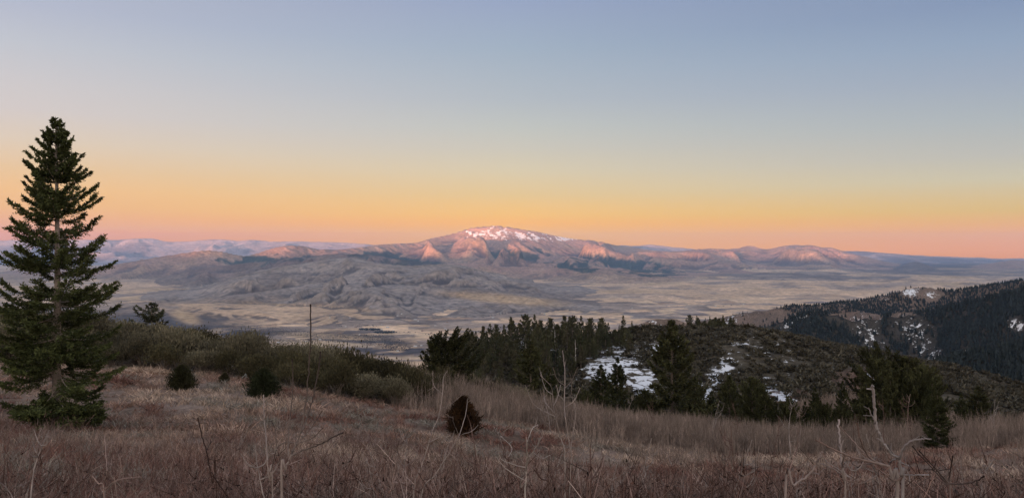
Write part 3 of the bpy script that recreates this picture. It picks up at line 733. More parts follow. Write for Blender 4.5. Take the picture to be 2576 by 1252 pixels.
# far woods on the right-hand ridges
def tiny_tree(seed):
    """a small conifer of ragged skirts, one above the other"""
    r = np.random.default_rng(seed); V, F_, Cc = [], [], []
    for i in range(5):
        z0 = .06+.17*i; z1 = z0+.30 if i < 4 else 1.0; R = .24*(1-z0)**.9*r.uniform(.85, 1.15); n = 7
        o = len(V); c = r.uniform(.75, 1.25)
        V.append((r.normal(0, .01), r.normal(0, .01), z1)); Cc.append(c*1.1)
        for j in range(n):
            a = j/n*6.283+i; q = R*r.uniform(.6, 1.25); V.append((math.cos(a)*q, math.sin(a)*q, z0+r.normal(0, .025))); Cc.append(c*r.uniform(.6, 1.3))
        F_ += [(o, o+1+j, o+1+(j+1) % n) for j in range(n)]
    return np.array(V), np.array(F_), np.repeat(np.array(Cc)[:, None], 3, 1)
TT = [tiny_tree(i) for i in range(6)]
N0 = 220000
Ui = rng.uniform(.25, .9, N0); Yi = np.exp(rng.uniform(np.log(520), np.log(3100), N0)); Xi = Ui*Yi
keep = rng.random(N0) < np.clip((Yi/1900)**1.0, 0, 1)
Ui, Yi, Xi = Ui[keep], Yi[keep], Xi[keep]
Zi, Li, Ei = height(Xi, Yi, True); XDi = CX+FPX*Ui; YDi = CY-FPX*Zi/Yi
S = np.zeros(len(Ui))
for b in ((2170,815,34,30,30),(2190,845,28,40,15),(2215,870,22,22,20),(2150,800,70,14,0),(2290,830,60,40,20),(2320,870,32,62,20),(2555,815,26,18,20),(2345,741,30,12,0),(2290,735,24,16,0),(2225,898,60,22,12),(2150,905,60,18,10),(2360,905,16,30,10)):
    S = np.maximum(S, blob(XDi, YDi, *b))
nn = fbm(Xi/150, Yi/150, 800, 3)
p = np.zeros(len(Ui))
p = np.where(Li == 8, np.where(S > .3, .1, 1.0), p)
p = np.where((Li == 8) & (XDi < 1985), .12, p)
p = np.where(Li == 9, .95, p)
wb = np.clip(blob(XDi, YDi, 2040, 772, 70, 16)+sst(1990, 2080, XDi)*sst(762, 770, YDi)+blob(XDi, YDi, 2180, 775, 130, 20, -4)+blob(XDi, YDi, 2260, 755, 60, 20)+sst(2330, 2420, XDi), 0, 1)*np.where(S > .3, .15, 1)
p = np.where(Li == 7, np.where(wb > .25, .95, .035), p)
p = np.where(Li == 6, .06*sst(815, 800, YDi)+.02, p)
k = rng.random(len(p)) < p*np.clip(1+.3*nn, 0, 1)
pos = np.stack([Xi, Yi, Zi], 1)[k]
ht = np.where(Li[k] == 7, 10, np.where(Li[k] == 9, 8, 10.5))*rng.uniform(.5, 1.25, k.sum())
ht = np.where(Li[k] == 6, 3.5, ht)
cols = np.array([.020, .028, .031])*rng.uniform(.7, 1.4, (k.sum(), 1))
stuff('conifer_forest', TT, pos, rng.random(len(pos))*6.28, np.stack([ht*1.35, ht*1.35, ht], 1), cols, rng.integers(0, 6, len(pos)), M_fol, 'dark conifer forest covering the ridges on the right', 'forest')

# low shrubs over the hill on the right
def bushlet(seed, n=30):
    r = np.random.default_rng(seed); a = r.random(n)*6.283; h = r.random(n)
    D = unit(np.stack([np.cos(a), np.sin(a), .3+h*1.2], 1)); P = D*np.array([.35, .35, .35])*r.random((n, 1))
    P = P+np.array([0, 0, .1])
    V, F_ = blades(P, unit(D+.35*r.normal(size=(n, 3))), r.uniform(.3, .55, n), r.uniform(.14, .24, n), r)
    return V, F_, np.repeat(np.tile(r.uniform(.6, 1.4, n)[:, None], (1, 3)), 4, 0)
BB = [bushlet(80+i) for i in range(6)]
N0 = 34000
XDi = rng.uniform(1100, 2950, N0); Yi = np.sqrt(rng.uniform(170**2, 470**2, N0)); Xi = (XDi-CX)/FPX*Yi; Zi = height(Xi, Yi); YDi = CY-FPX*Zi/Yi
_, sn = near_colour(Xi, Yi, Zi)
nn = fbm(Xi/25, Yi/25, 820, 3)
pr = np.where(sn > .45, .14, np.where(sn > .32, .5, .95))*np.clip(.95+1.1*nn, .12, 1)
pr = np.where(XDi < 1560, pr*.5, pr)
pr = np.where(blob(XDi, YDi, 2200, 960, 120, 38) > .4, .08, pr)
k = rng.random(N0) < pr
s = .9+3.2*rng.random(k.sum())**1.6
cols = np.where(rng.random((k.sum(), 1)) < .6, np.array([[.082, .073, .052]]), np.array([[.12, .108, .08]]))*rng.uniform(.6, 1.35, (k.sum(), 1))
stuff('brush_cover', BB, np.stack([Xi, Yi, Zi], 1)[k], rng.random(k.sum())*6.28, np.stack([s*1.25, s*1.25, s], 1), cols, rng.integers(0, 6, k.sum()), M_leaf, 'low dark shrubs covering the rounded snowy hill right of the knoll', 'brush')

# leafless thicket of young aspens along the lip of the slope
def thick(seed, ns=9, nt=5, w=.012):
    r = np.random.default_rng(seed); P, D, L, W = [], [], [], []
    for i in range(ns):
        b = np.array([r.normal(0, .16), r.normal(0, .16), 0]); d = unit(np.array([r.normal(0, .12), r.normal(0, .12), 1.])); l = r.uniform(.6, 1.)
        P.append(b); D.append(d); L.append(l); W.append(w*1.5)
        for j in range(nt):
            q = r.uniform(.35, .95); P.append(b+d*l*q); D.append(unit(d+r.normal(0, .33, 3)*np.array([1, 1, .3]))); L.append(r.uniform(.12, .32)); W.append(w)
    V, F_ = blades(np.array(P), np.array(D), np.array(L), np.array(W), r)
    return V, F_, np.repeat(np.tile(r.uniform(.65, 1.35, len(P))[:, None], (1, 3)), 4, 0)
TH = [thick(90+i) for i in range(6)]
def thicket_pts(n, x0, x1, ya, yb):
    xd = rng.uniform(x0, x1, n); Y = rng.uniform(ya, yb, n); return xd, Y
a1 = thicket_pts(3800, 1010, 1500, 46, 92); a2 = thicket_pts(5200, 1450, 2000, 42, 100); a3 = thicket_pts(6500, 1950, 2850, 40, 120); a4 = thicket_pts(5200, 2340, 2900, 110, 205); a5 = thicket_pts(2200, 2010, 2240, 185, 235)
xd = np.concatenate([a[0] for a in (a1, a2, a3, a4, a5)]); Y = np.concatenate([a[1] for a in (a1, a2, a3, a4, a5)])
x = (xd-CX)/FPX*Y; nn = fbm(x/9, Y/9, 840, 3)
lo = np.interp(xd, [1000, 1060, 1150, 1300, 1900, 2300, 2600], [70, 60, 54, 52, 52, 54, 52])
k = (rng.random(len(xd)) < np.clip(.75+.8*nn, .1, 1)) & ((Y > lo) | (rng.random(len(xd)) < .12))
k &= ~((np.abs(xd-1165) < 50) & (Y < 46))
k &= ~((np.abs(xd-2358) < 48) & (Y < 64))
pos = xy_ground(xd[k], Y[k]); n = k.sum()
hgt = rng.uniform(1.3, 3.5, n)*np.interp(Y[k], [40, 52, 70, 110, 220], [.35, .6, 1.0, 1.1, 1.35])
wd_ = np.interp(Y[k], [40, 100, 220], [1.5, 2.2, 4.0])
cols = np.array([.215, .165, .14])*rng.uniform(.7, 1.3, (n, 1))*np.where(rng.random((n, 1)) < .15, 1.4, 1)
stuff('aspen_thicket', TH, pos, rng.random(n)*6.28, np.stack([wd_, wd_, hgt], 1), cols, rng.integers(0, 6, n), M_grass, 'pale leafless thicket of thin upright stems along the lip of the slope', 'thicket')

# dry grass and low brush of the meadow
def tuft(seed, nbl, w, spread=.35, lean=.5, mid=.6):
    r = np.random.default_rng(seed)
    Vs, Fs, Cs = [], [], []
    for i in range(nbl):
        b = np.array([r.normal(0, spread*.4), r.normal(0, spread*.4), -.03]); d = np.array([r.normal(0, lean), r.normal(0, lean), 1.]); d /= np.linalg.norm(d)
        l = r.uniform(.45, 1.05); sd = np.cross(d, unit(r.normal(size=3))); sd /= np.linalg.norm(sd); bd = r.normal(0, .18, 3)*l; bd[2] = -abs(bd[2])
        m = b+d*l*.55; t = b+d*l+bd
        o = len(Vs)*5
        Vs.append(np.stack([b-sd*w, b+sd*w, m-sd*w*.8, m+sd*w*.8, t])); Fs.append(np.array([[0, 1, 2], [1, 3, 2], [2, 3, 4]])+o); Cs.append(np.full((5, 3), r.uniform(.6, 1.4)))
    return np.concatenate(Vs), np.concatenate(Fs), np.concatenate(Cs)
def twiggy(seed, ns=7, w=.006):
    """a small leafless bush: forking stems with a few curled leaves"""
    r = np.random.default_rng(seed); Vs, Fs, Cs = [], [], []
    def stick(a, b, wa, wb, c):
        d = b-a; sd = np.cross(d, unit(r.normal(size=3))); sd /= np.linalg.norm(sd)+1e-9; o = len(Vs)*4
        Vs.append(np.stack([a-sd*wa, a+sd*wa, b+sd*wb, b-sd*wb])); Fs.append(np.array([[0, 1, 2], [0, 2, 3]])+o); Cs.append(np.full((4, 3), c))
    for i in range(ns):
        a = np.array([r.normal(0, .05), r.normal(0, .05), 0]); d = unit(np.array([r.normal(0, .45), r.normal(0, .45), 1.])); c = r.uniform(.6, 1.5)
        p = a; L = r.uniform(.5, 1.); segs = 4
        for s_i in range(segs):
            d = unit(d+r.normal(0, .16, 3)); q = p+d*L/segs; stick(p, q, w*(1-.2*s_i), w*(1-.2*(s_i+1)), c)
            if s_i > 0:
                for _ in range(2):
                    e = unit(d+r.normal(0, .6, 3)); stick(q, q+e*r.uniform(.08, .28), w*.6, w*.35, c)
            if r.random() < .75:
                e = unit(r.normal(size=3)); stick(q, q+e*.035, .009, .003, r.choice([.3, .4, .6, .8, 1.5]))
            p = q
    return np.concatenate(Vs), np.concatenate(Fs), np.concatenate(Cs)
def sample(n, y0, y1, pw=1.0):
    Y = (rng.random(n)*(y1**pw-y0**pw)+y0**pw)**(1/pw); lim = .74+2.0/Y
    U_ = rng.uniform(-1, 1, n)*lim; return U_*Y, Y
GT_N = [tuft(200+i, 16, .0045) for i in range(5)]; GT_M = [tuft(210+i, 13, .013, .5) for i in range(5)]; GT_F = [tuft(220+i, 11, .03, .7, .6) for i in range(5)]
TAN = np.array([.40, .30, .24]); RED = np.array([.165, .077, .062]); SAGE = np.array([.23, .205, .175])
def meadow_cols(x, Y):
    n = fbm(x/6, Y/6, 400, 4); n2 = fbm(x/2.5, Y/3.5, 430, 3)
    t = np.clip(.55+.8*n+.5*n2, 0, 1)*sst(8, 27, Y)+.08
    c = RED+(TAN-RED)*t[:, None]
    xd = CX+FPX*x/Y
    sg = sst(.3, .6, fbm(x/1.7, Y/1.7, 450, 2)+.03)*sst(2000, 1300, xd)
    c = c+(SAGE-c)*sg[:, None]
    return c*rng.uniform(.75, 1.25, (len(x), 1))
for nm, T_, n, y0, y1, hs, lb in (('meadow_grass', GT_N, 5200, 3.2, 11, (.28, .6), 'reddish dry grass at the very front of the meadow'), ('meadow_grass', GT_M, 11000, 10, 30, (.3, .6), 'dry brown grass on the middle of the meadow'), ('meadow_grass', GT_F, 16000, 28, 66, (.3, .62), 'pale tan dry grass on the far part of the meadow')):
    x, Y = sample(n, y0, y1, 1.6)
    xd = CX+FPX*x/Y
    k = Y < np.where(xd < 1080, belt_front(np.minimum(xd, 1050))+2, 66)
    k &= fbm(x/1.6, Y/1.6, 470, 2) > -.45
    x, Y = x[k], Y[k]; n = len(x)
    z = near_h(x, Y); h = rng.uniform(*hs, n)*(1+.35*fbm(x/4, Y/4, 480, 2))
    stuff(nm, T_, np.stack([x, Y, z], 1), rng.random(n)*6.28, np.stack([h*1.1, h*1.1, h], 1), meadow_cols(x, Y), rng.integers(0, 5, n), M_grass, lb, 'grass')
TW_N = [twiggy(300+i, 7, .0035) for i in range(6)]; TW_M = [twiggy(310+i, 8, .009) for i in range(6)]
TW_D = [twiggy(320+i, 6, .0045) for i in range(6)]
for T_, n, y0, y1, hs, lb in ((TW_D, 1500, 2.4, 9, (.4, 1.0), 'dark tangled bare twigs rising over the nearest grass'), (TW_N, 3200, 2.6, 12, (.35, .9), 'tangle of thin reddish leafless twigs at the very front'), (TW_M, 4200, 9, 34, (.4, .9), 'low reddish leafless brush behind the nearest twigs')):
    x, Y = sample(n, y0, y1, 1.5); xd = CX+FPX*x/Y
    k = rng.random(n) < np.clip(.35+.6*sst(600, 1500, xd)+.7*fbm(x/3, Y/3, 490, 3), .08, 1)
    x, Y = x[k], Y[k]; n = len(x); h = rng.uniform(*hs, n)
    c = np.array([.12, .062, .05])*(.35 if T_ is TW_D else 1)+(np.array([.30, .23, .205])-np.array([.12, .062, .05]))*(rng.random((n, 1))**(5 if T_ is TW_D else 2))
    stuff('dry_brush', T_, np.stack([x, Y, near_h(x, Y)], 1), rng.random(n)*6.28, np.stack([h, h, h], 1), c*rng.uniform(.8, 1.2, (n, 1)), rng.integers(0, 6, n), M_grass, lb, 'brush')

# ------------------------------------------------------------------ bare saplings
def smooth_line(P, n=5):
    P = np.asarray(P, float); m = len(P)
    if m < 3: t = np.linspace(0, 1, n)[:, None]; return P[0]*(1-t)+P[-1]*t
    Q = np.concatenate([[2*P[0]-P[1]], P, [2*P[-1]-P[-2]]]); out = []
    for i in range(m-1):
        p0, p1, p2, p3 = Q[i:i+4]
        for t in np.linspace(0, 1, n, False):
            out.append(.5*((2*p1)+(-p0+p2)*t+(2*p0-5*p1+4*p2-p3)*t*t+(-p0+3*p1-3*p2+p3)*t**3))
    out.append(P[-1]); return np.array(out)

def sap_line(P, w0, w1, r):
    L = smooth_line(P, 6); n = len(L)
    R = np.linspace(w0, w1, n)*(1+.14*r.random(n)*(np.arange(n) % 3 == 0))
    L[1:-1] += r.normal(0, min(w1, .004)*.5, (n-2, 3))
    R[-1] *= 1.25
    return L, R

def hero_sapling(label, Y, px2d, stem, branches, colr, seed, tipc=None):
    fat = (1.25 if Y < 4 else 1.0) if stem[1] < 15 else .8
    kk = abs(px2d((1, 0))[0]-px2d((0, 0))[0])
    """stem and branches traced as bearings (converted by px2d) at distance Y; each bends toward or away by its own lean"""
    r = np.random.default_rng(seed)
    def to3(pl, lean):
        out = []
        for i, p in enumerate(pl):
            X_, Y_ = px2d(p); d = Y+lean*i/ max(1, len(pl)-1)
            out.append(((X_-CX)/FPX*d, d, -(Y_-CY)/FPX*d))
        return np.array(out)
    st = to3(stem[0], 0)
    gz = near_h(st[:1, 0], st[:1, 1])[0]
    base = np.array([st[0, 0]+(st[0, 0]-st[1, 0])*.6, Y, gz-.04])
    S3 = np.concatenate([[base], st])
    t = thing('bare_sapling', label, 'sapling', tuple(base))
    wpx = Y/FPX*kk
    v, f = tubes([sap_line(S3, stem[1]*.6*wpx*fat, stem[2]*.55*wpx*fat, r)], 8)
    obj('stem', mesh('sapling_stem', v-base, [f], [M_bark], np.tile(colr, (len(v), 1)), smooth=True), t)
    for i, (pl, a, b) in enumerate(branches):
        q = to3(pl, r.uniform(-.22, .22)*Y*.35)
        L_ = [sap_line(q, a*.7*wpx*fat, b*.75*wpx*fat, r)]
        for _ in range(2):                                   # buds and spurs
            j = r.integers(len(L_[0][0])//3, len(L_[0][0])-1); p0 = L_[0][0][j]; L_.append((np.stack([p0, p0+r.normal(0, 1, 3)*.009*Y/2+np.array([0, 0, .007*Y/2])]), np.array([b*.5, b*.3])*wpx))
        v, f = tubes(L_, 6)
        cc = np.array(colr)*(1 if tipc is None else 1); cc = np.tile(cc, (len(v), 1))
        if tipc is not None: cc = cc+(np.array(tipc)-cc)*np.linspace(0, 1, len(v))[:, None]**.45
        obj('branch', mesh('sapling_branch', v-base, [f], [M_bark], cc, smooth=True), t)
    return t
cvt = lambda ox, oy, k: (lambda p: (ox+p[0]*k, oy+p[1]*k))
A_ = cvt(268.3, 737.9, .411); D_ = cvt(939.1, 751.3, .4002); G_ = cvt(1905.1, 905.6, .277); H_ = cvt(0, 737.9, .4108)
PALE = (.27, .22, .20); BROWN = (.04, .022, .018); TIP = (.022, .012, .010)
hero_sapling('tallest bare sapling on the left, one thin shoot reaching up over the valley', 2.25, A_, ([(1070,1250),(1095,1080),(1130,985)], 11, 8),
 [([(1130,985),(1185,860),(1205,750),(1225,620),(1235,480),(1245,340),(1250,200),(1247,65)],5,4.0),([(1112,995),(1115,850),(1130,700),(1140,540),(1135,400)],5,3),([(1130,985),(1150,940),(1200,830),(1240,720),(1270,600),(1300,450),(1308,355)],6,4.),
  ([(1130,990),(1200,960),(1300,925),(1400,870),(1447,850)],6,3.5),([(1165,915),(1250,890),(1325,820)],3,2),([(1180,905),(1260,810),(1320,715)],3.5,2),([(1160,915),(1100,908),(1050,935),(1030,990),(1005,1090)],3,2.5),([(1040,940),(1030,830),(1010,785),(993,780)],2.5,2)], PALE, 1, TIP)
hero_sapling('single pale bare stem just left of the tallest sapling', 2.3, A_, ([(1015,1250),(995,1150),(985,1020)], 6, 5), [([(985,1020),(975,880),(965,750),(960,620)],5,3),([(966,770),(980,740)],3,2)], PALE, 2)
hero_sapling('dark bare sapling leaning left with one short fork', 2.1, A_, ([(670,1250),(650,1160),(630,1060)], 5, 4.5), [([(630,1060),(610,960),(580,860),(558,760)],4.5,3.5),([(610,965),(625,930),(642,905)],3.5,3),([(745,1245),(690,1170),(640,1090)],4,3)], BROWN, 3, TIP)
hero_sapling('whitish bare sapling forking low in the middle foreground', 4.2, D_, ([(955,1250),(958,1160),(962,1080)], 9, 8), [([(962,1080),(965,1000),(966,900)],8,5),([(965,1040),(985,990),(1030,920),(1050,870)],6,3),([(966,900),(1000,815),(1035,790)],4,2.5),([(960,1060),(880,1040),(800,1000),(785,910)],4.5,2.5),([(955,1140),(910,1115),(830,1060),(770,990)],5,2.5),([(850,990),(870,930),(800,860)],2.5,2),([(1000,960),(1060,1000),(1110,980)],2.5,1.5)], (.38, .33, .30), 4)
hero_sapling('tall bare sapling with candelabra branches right of the middle', 6.2, D_, ([(1235,1150),(1245,1000),(1225,860),(1205,740)], 8, 5), [([(1205,740),(1200,640),(1205,500),(1200,400),(1190,325)],4.5,2.5),([(1205,560),(1245,515),(1285,430)],3,2),([(1205,545),(1160,510),(1128,430)],3,2),([(1203,620),(1240,610),(1246,520),(1234,465)],3,2),([(1202,680),(1260,640),(1300,560)],3,2),([(1240,960),(1255,850),(1272,740),(1262,650)],4.5,2.5),([(1203,640),(1165,600),(1150,540)],2.5,1.8),([(1240,900),(1320,890),(1370,860)],2.5,1.5)], (.27, .22, .20), 5)
hero_sapling('crooked bare sapling left of the candelabra one', 6.0, D_, ([(1205,1120),(1203,990),(1200,930),(1175,870)], 8, 5.5), [([(1175,870),(1150,760),(1130,680),(1120,560),(1050,480)],4.5,2),([(1130,680),(1160,610),(1178,540)],3,2),([(1125,600),(1080,560),(1052,465)],3,2),([(1140,720),(1090,660),(1070,620)],2.5,1.8),([(1030,680),(1000,650),(975,590),(955,540)],3,2),([(1145,740),(1060,700),(1030,680)],3,2.5)], (.28, .235, .215), 6)
hero_sapling('leaning bare sapling left of the rusty juniper, forked at the top', 6.0, D_, ([(255,1200),(300,1060),(335,950),(370,830)], 8, 5), [([(370,830),(410,740),(435,600),(440,500),(465,450)],5,2),([(435,600),(380,540),(374,450)],3,2),([(425,690),(500,650),(590,570)],3,2),([(335,950),(290,900),(285,850)],3,2),([(350,900),(430,860),(440,840)],2.5,1.8)], PALE, 7)
hero_sapling('bare sapling crossing in front of the rusty juniper', 5.2, D_, ([(300,1250),(385,1110),(480,960),(535,870)], 7, 4), [([(535,870),(565,780),(585,700),(592,630)],4,2),([(540,860),(505,780),(500,740)],3,2),([(560,850),(620,830),(660,790)],3,1.8)], PALE, 8)
hero_sapling('large bare sapling with the thickest spreading branches, lower right', 2.6, G_, ([(1280,1250),(1230,1090),(1195,960)], 36, 28),
 [([(1195,960),(1060,930),(900,890),(780,850),(640,780),(530,720)],22,9),([(1150,950),(1020,880),(960,780),(925,680),(905,570)],14,8),([(1100,940),(990,860),(860,720),(750,600)],12,7),([(1050,935),(960,940),(880,950),(850,905)],10,7),([(1230,1085),(1130,1010),(1060,960)],13,8),([(1080,1050),(950,1115),(800,1085),(690,1045)],10,7),([(1230,1090),(1300,1085),(1320,1060)],14,9)], (.23, .19, .176), 9, (.2, .13, .11))
hero_sapling('bare sapling ending in a tall pale broken-off snag, right foreground', 2.7, G_, ([(1325,1250),(1312,1050),(1290,900)], 28, 26),
 [([(1290,900),(1240,860),(1160,770),(1100,650),(1075,560),(1068,450),(1058,330),(1050,230)],20,20),([(1290,900),(1330,800),(1390,740),(1480,715),(1580,712)],22,9),([(1311,1040),(1420,1040),(1560,1040)],12,9),([(1290,890),(1220,910),(1200,950)],14,10),([(1300,930),(1350,945),(1385,960)],9,6),([(1240,850),(1200,800),(1185,770)],10,8),([(1075,560),(1040,500),(1010,430)],11,7)], (.26, .23, .225), 10)
hero_sapling('bare sapling with two long arms near the lower right corner', 2.6, G_, ([(1750,1250),(1710,1130),(1690,1080)], 18, 14), [([(1725,1115),(1850,1125),(1980,1095),(2060,1050)],12,9),([(1730,1110),(1600,960),(1470,820)],12,8),([(1740,1085),(1760,980),(1775,870)],10,8),([(1690,1080),(1600,1000),(1520,990)],11,8),([(1700,1100),(1560,950),(1410,780)],10,7)], (.17, .13, .12), 11, TIP)
hero_sapling('pale curved bare branch left of the large spreading sapling', 2.5, G_, ([(255,1250),(330,1140),(450,1050)], 26, 20), [([(450,1050),(520,970),(560,890),(590,830)],18,12),([(500,1000),(475,950),(455,915)],10,7),([(420,1070),(440,1120),(380,1250)],9,8),([(500,1015),(550,1030),(565,1040)],8,5)], (.25, .2, .185), 12)
hero_sapling('upright bare sapling with paired side twigs, left of the snag', 2.8, G_, ([(800,1250),(780,1080),(768,960)], 20, 16), [([(768,960),(755,800),(745,660),(740,540)],15,14),([(770,970),(785,880),(805,800)],13,10),([(770,1010),(690,960),(610,900)],9,6),([(755,1020),(650,960),(565,935)],9,6)], (.24, .195, .178), 13)
hero_sapling('low tangle-branched bare sapling at the lower left', 4.2, H_, ([(640,1250),(600,1160),(560,1110)], 8, 6), [([(560,1110),(550,1060),(560,1010)],5,3),([(640,1200),(720,1140),(860,1120)],5,2.5),([(655,1085),(648,980),(640,870)],4,3),([(620,1190),(660,1085)],4,4),([(555,1085),(600,1060),(650,1040)],3,2),([(720,1140),(740,1080),(735,1000)],3,2)], (.28, .2, .175), 14)

def rand_sapling(seed):
    r = np.random.default_rng(seed); L = []; H = 1.0
    P = [np.array([0, 0, -.03])]; d = np.array([r.normal(0, .12), r.normal(0, .12), 1.])
    for i in range(5): d = unit(d+r.normal(0, .11, 3)*np.array([1, 1, .2])); P.append(P[-1]+d*H/5)
    P = np.array(P); L.append(sap_line(P, .0075, .0024, r)); B = []
    SP = L[0][0]
    for i in range(int(r.integers(6, 11))):
        j = int(r.integers(len(SP)//5, len(SP)-3)); p = SP[j]; a = r.random()*6.283; l = r.uniform(.18, .42)*(1.2-j/len(SP))
        o = np.array([math.cos(a), math.sin(a), 0])
        pl = [p, p+o*l*.45+np.array([0, 0, l*.18]), p+o*l*.75+np.array([0, 0, l*.6]), p+o*l*.8+np.array([0, 0, l*1.1])+r.normal(0, .02, 3)]
        B.append(sap_line(pl, .0042, .0018, r))
        if r.random() < .6:
            q = B[-1][0][7]; e = unit(r.normal(size=3)+np.array([0, 0, 1.2])); B.append(sap_line([q, q+e*l*.25, q+e*l*.45+np.array([0, 0, .02])], .0036, .0018, r))
    v, f = tubes(L, 6); v2, f2 = tubes(B, 5)
    cc = np.array([(.30, .25, .23), (.13, .08, .068), (.22, .155, .135)][seed % 3])
    return mesh('sapling_stem', v, [f], [M_bark], np.tile(cc, (len(v), 1)), smooth=True), mesh('sapling_twigs', v2, [f2], [M_bark], np.tile(cc*.85, (len(v2), 1)), smooth=True)
RS_ = [rand_sapling(400+i) for i in range(7)]
sproto = {}; SL = 'small bare leafless sapling poking out of the reddish brush in the foreground'; SG = 'small bare saplings in the foreground brush'
for i in range(150):
    Y = 3.2+rng.random()**1.5*24; xd = rng.uniform(-40, 2620) if i < 65 else rng.uniform(950, 2620)
    if 60 < xd < 300 and Y > 20: continue
    x = (xd-CX)/FPX*Y; z = near_h(np.array([x]), np.array([Y]))[0]; k = i % 7; s = rng.uniform(.6, 1.35)*np.interp(Y, [3, 8, 27], [.75, 1., 1.7])
    rz = rng.uniform(0, 6.28)
    if k not in sproto:
        t = thing('bare_sapling', SL, 'sapling', (x, Y, z), rz, s, SG); obj('stem', RS_[k][0], t); obj('twigs', RS_[k][1], t); sproto[k] = t
    else: copy_thing(sproto[k], (x, Y, z), rz, s, SL, SG)
# taller bare aspens in front of the dark trees
AL = 'tall thin bare aspen standing in the thicket before the dark conifers'; AG = 'bare aspens standing out of the thicket'
ap = None
for (xd, yt, Y) in ((1985,1000,48),(2002,1018,50),(1940,1040,46),(2275,985,55),(2305,990,60),(2230,1000,52),(1460,985,55),(1570,990,60),(1780,1000,62),(2140,1030,55),(1210,985,52),(1385,975,50),(1660,1000,58),(2500,1000,60),(1290,985,58),(1850,1010,55)):
    x = (xd-CX)/FPX*Y; z = near_h(np.array([x]), np.array([Y]))[0]; s = (CY-yt)/FPX*Y-z; k = int(rng.integers(0, 7))
    w = s*1.0
    t = thing('bare_aspen', AL, 'aspen', (x, Y, z), rng.uniform(0, 6.28), (w, w, s), AG); obj('stem', RS_[k][0], t); obj('twigs', RS_[k][1], t)

# ------------------------------------------------------------------ farms in the valley
def gable(w, d, h, rh):
    V = np.array([(-w,-d,0),(w,-d,0),(w,d,0),(-w,d,0),(-w,-d,h),(w,-d,h),(w,d,h),(-w,d,h),(-w,0,h+rh),(w,0,h+rh)], float)
    V[:, :2] *= .5
    W4 = [(0,1,5,4),(2,3,7,6)]; W5 = [(1,2,6,9,5),(3,0,4,8,7)]
    return V, W4, W5
def farm(w, d, h, rh, wc, rc, nm):
    V, W4, W5 = gable(w, d, h, rh)
    mw = mesh(nm+'_wall', V, [np.array(W4), np.array(W5)], [M_wall], np.tile(wc, (len(V), 1)))
    o = 1.06
    R = np.array([(-w*o,-d*o,h-.2),(w*o,-d*o,h-.2),(w*o,0,h+rh+.25),(-w*o,0,h+rh+.25),(-w*o,d*o,h-.2),(w*o,d*o,h-.2)]); R[:, :2] *= .5
    Rt = np.concatenate([R, R-np.array([0, 0, .22])])
    mr = mesh(nm+'_roof', Rt, [np.array([(0,1,2,3),(3,2,5,4),(7,6,9,8),(8,9,10,11),(0,6,7,1),(4,5,11,10)])], [M_roof], np.tile(rc, (len(Rt), 1)))
    return mw, mr
FT = [farm(16, 9, 5, 3.5, (.42, .4, .37), (.5, .5, .52), 'farmhouse'), farm(26, 14, 6, 5, (.38, .35, .32), (.5, .5, .53), 'barn'), farm(20, 11, 5, 4, (.3, .2, .16), (.2, .17, .16), 'shed')]
FLAB = ('small pale farmhouse among fields far off on the valley floor', 'large pale barn among fields far off on the valley floor', 'dark shed among fields far off on the valley floor')
FG = ('farmhouses on the valley floor', 'barns on the valley floor', 'dark sheds on the valley floor')
fproto = {}
spots = [(1010,790),(1045,805),(1052,808),(870,822),(895,824),(905,816),(960,817),(975,824),(880,800),(1000,795),(1085,838),(1062,833),(1120,828),(1125,831),(960,830),(990,833),(1125,810),(1180,836),(1182,834),(1240,800),(1320,800),(1370,790),(1450,773),(855,838),(805,855),(1045,872),(1060,870),(1000,884),(930,868),(955,866),(905,842),(1170,867),(830,800),(1230,825),(1145,852),(740,856),(770,860),(700,862),(815,870),(1590,775),(1820,770),(1840,768),(1870,766),(1800,771),(1260,790),(1095,820),(925,818),(1035,815)]
for i, (xd, yd) in enumerate(spots):
    p = drop(xd, yd, 3500); k = [0, 1, 0, 0, 2, 2][i % 6]; s = rng.uniform(.65, 1.05); rz = rng.uniform(-.5, .5)
    if k not in fproto:
        t = thing(('farmhouse', 'barn', 'shed')[k], FLAB[k], ('house', 'barn', 'shed')[k], p, rz, s, FG[k]); obj('wall', FT[k][0], t); obj('roof', FT[k][1], t); fproto[k] = t
    else: copy_thing(fproto[k], p, rz, s, FLAB[k], FG[k])
# dark groves, windbreaks and creek-side trees, far below
def grove(name, lst, n, ht, colr, label, cat, sq=1.0):
    ps = []
    for (xd, yd, rx, ry, w) in lst:
        for _ in range(int(n*w)):
            a = rng.random()*6.283; q = math.sqrt(rng.random()); ps.append((xd+math.cos(a)*q*rx, yd+math.sin(a)*q*ry))
    ps = np.array(ps); Yv = np.array([655*FPX/(y-CY) for _, y in ps]); Xv = (ps[:, 0]-CX)/FPX*Yv; Zv = height(Xv, Yv)
    h = ht*rng.uniform(.6, 1.2, len(ps))
    stuff(name, BB, np.stack([Xv, Yv, Zv], 1), rng.random(len(ps))*6.28, np.stack([h*sq, h*sq, h*1.1], 1), np.array(colr)*rng.uniform(.7, 1.3, (len(ps), 1)), rng.integers(0, 6, len(ps)), M_leaf, label, cat)
grove('evergreen_grove', [(930,831,28,2.6,1),(968,838,30,2.8,1)], 150, 12, (.03, .042, .05), 'dark evergreen grove beside farm buildings on the valley floor', 'grove')
grove('tree_row', [(1110,843,45,1.2,.5),(1140,846,40,1.,.4),(1270,826,40,1.6,.5),(900,822,60,2,.4),(1010,838,50,1.,.2),(1230,836,60,1.5,.3)], 70, 9, (.075, .06, .055), 'thin rows of trees between the valley fields', 'trees')
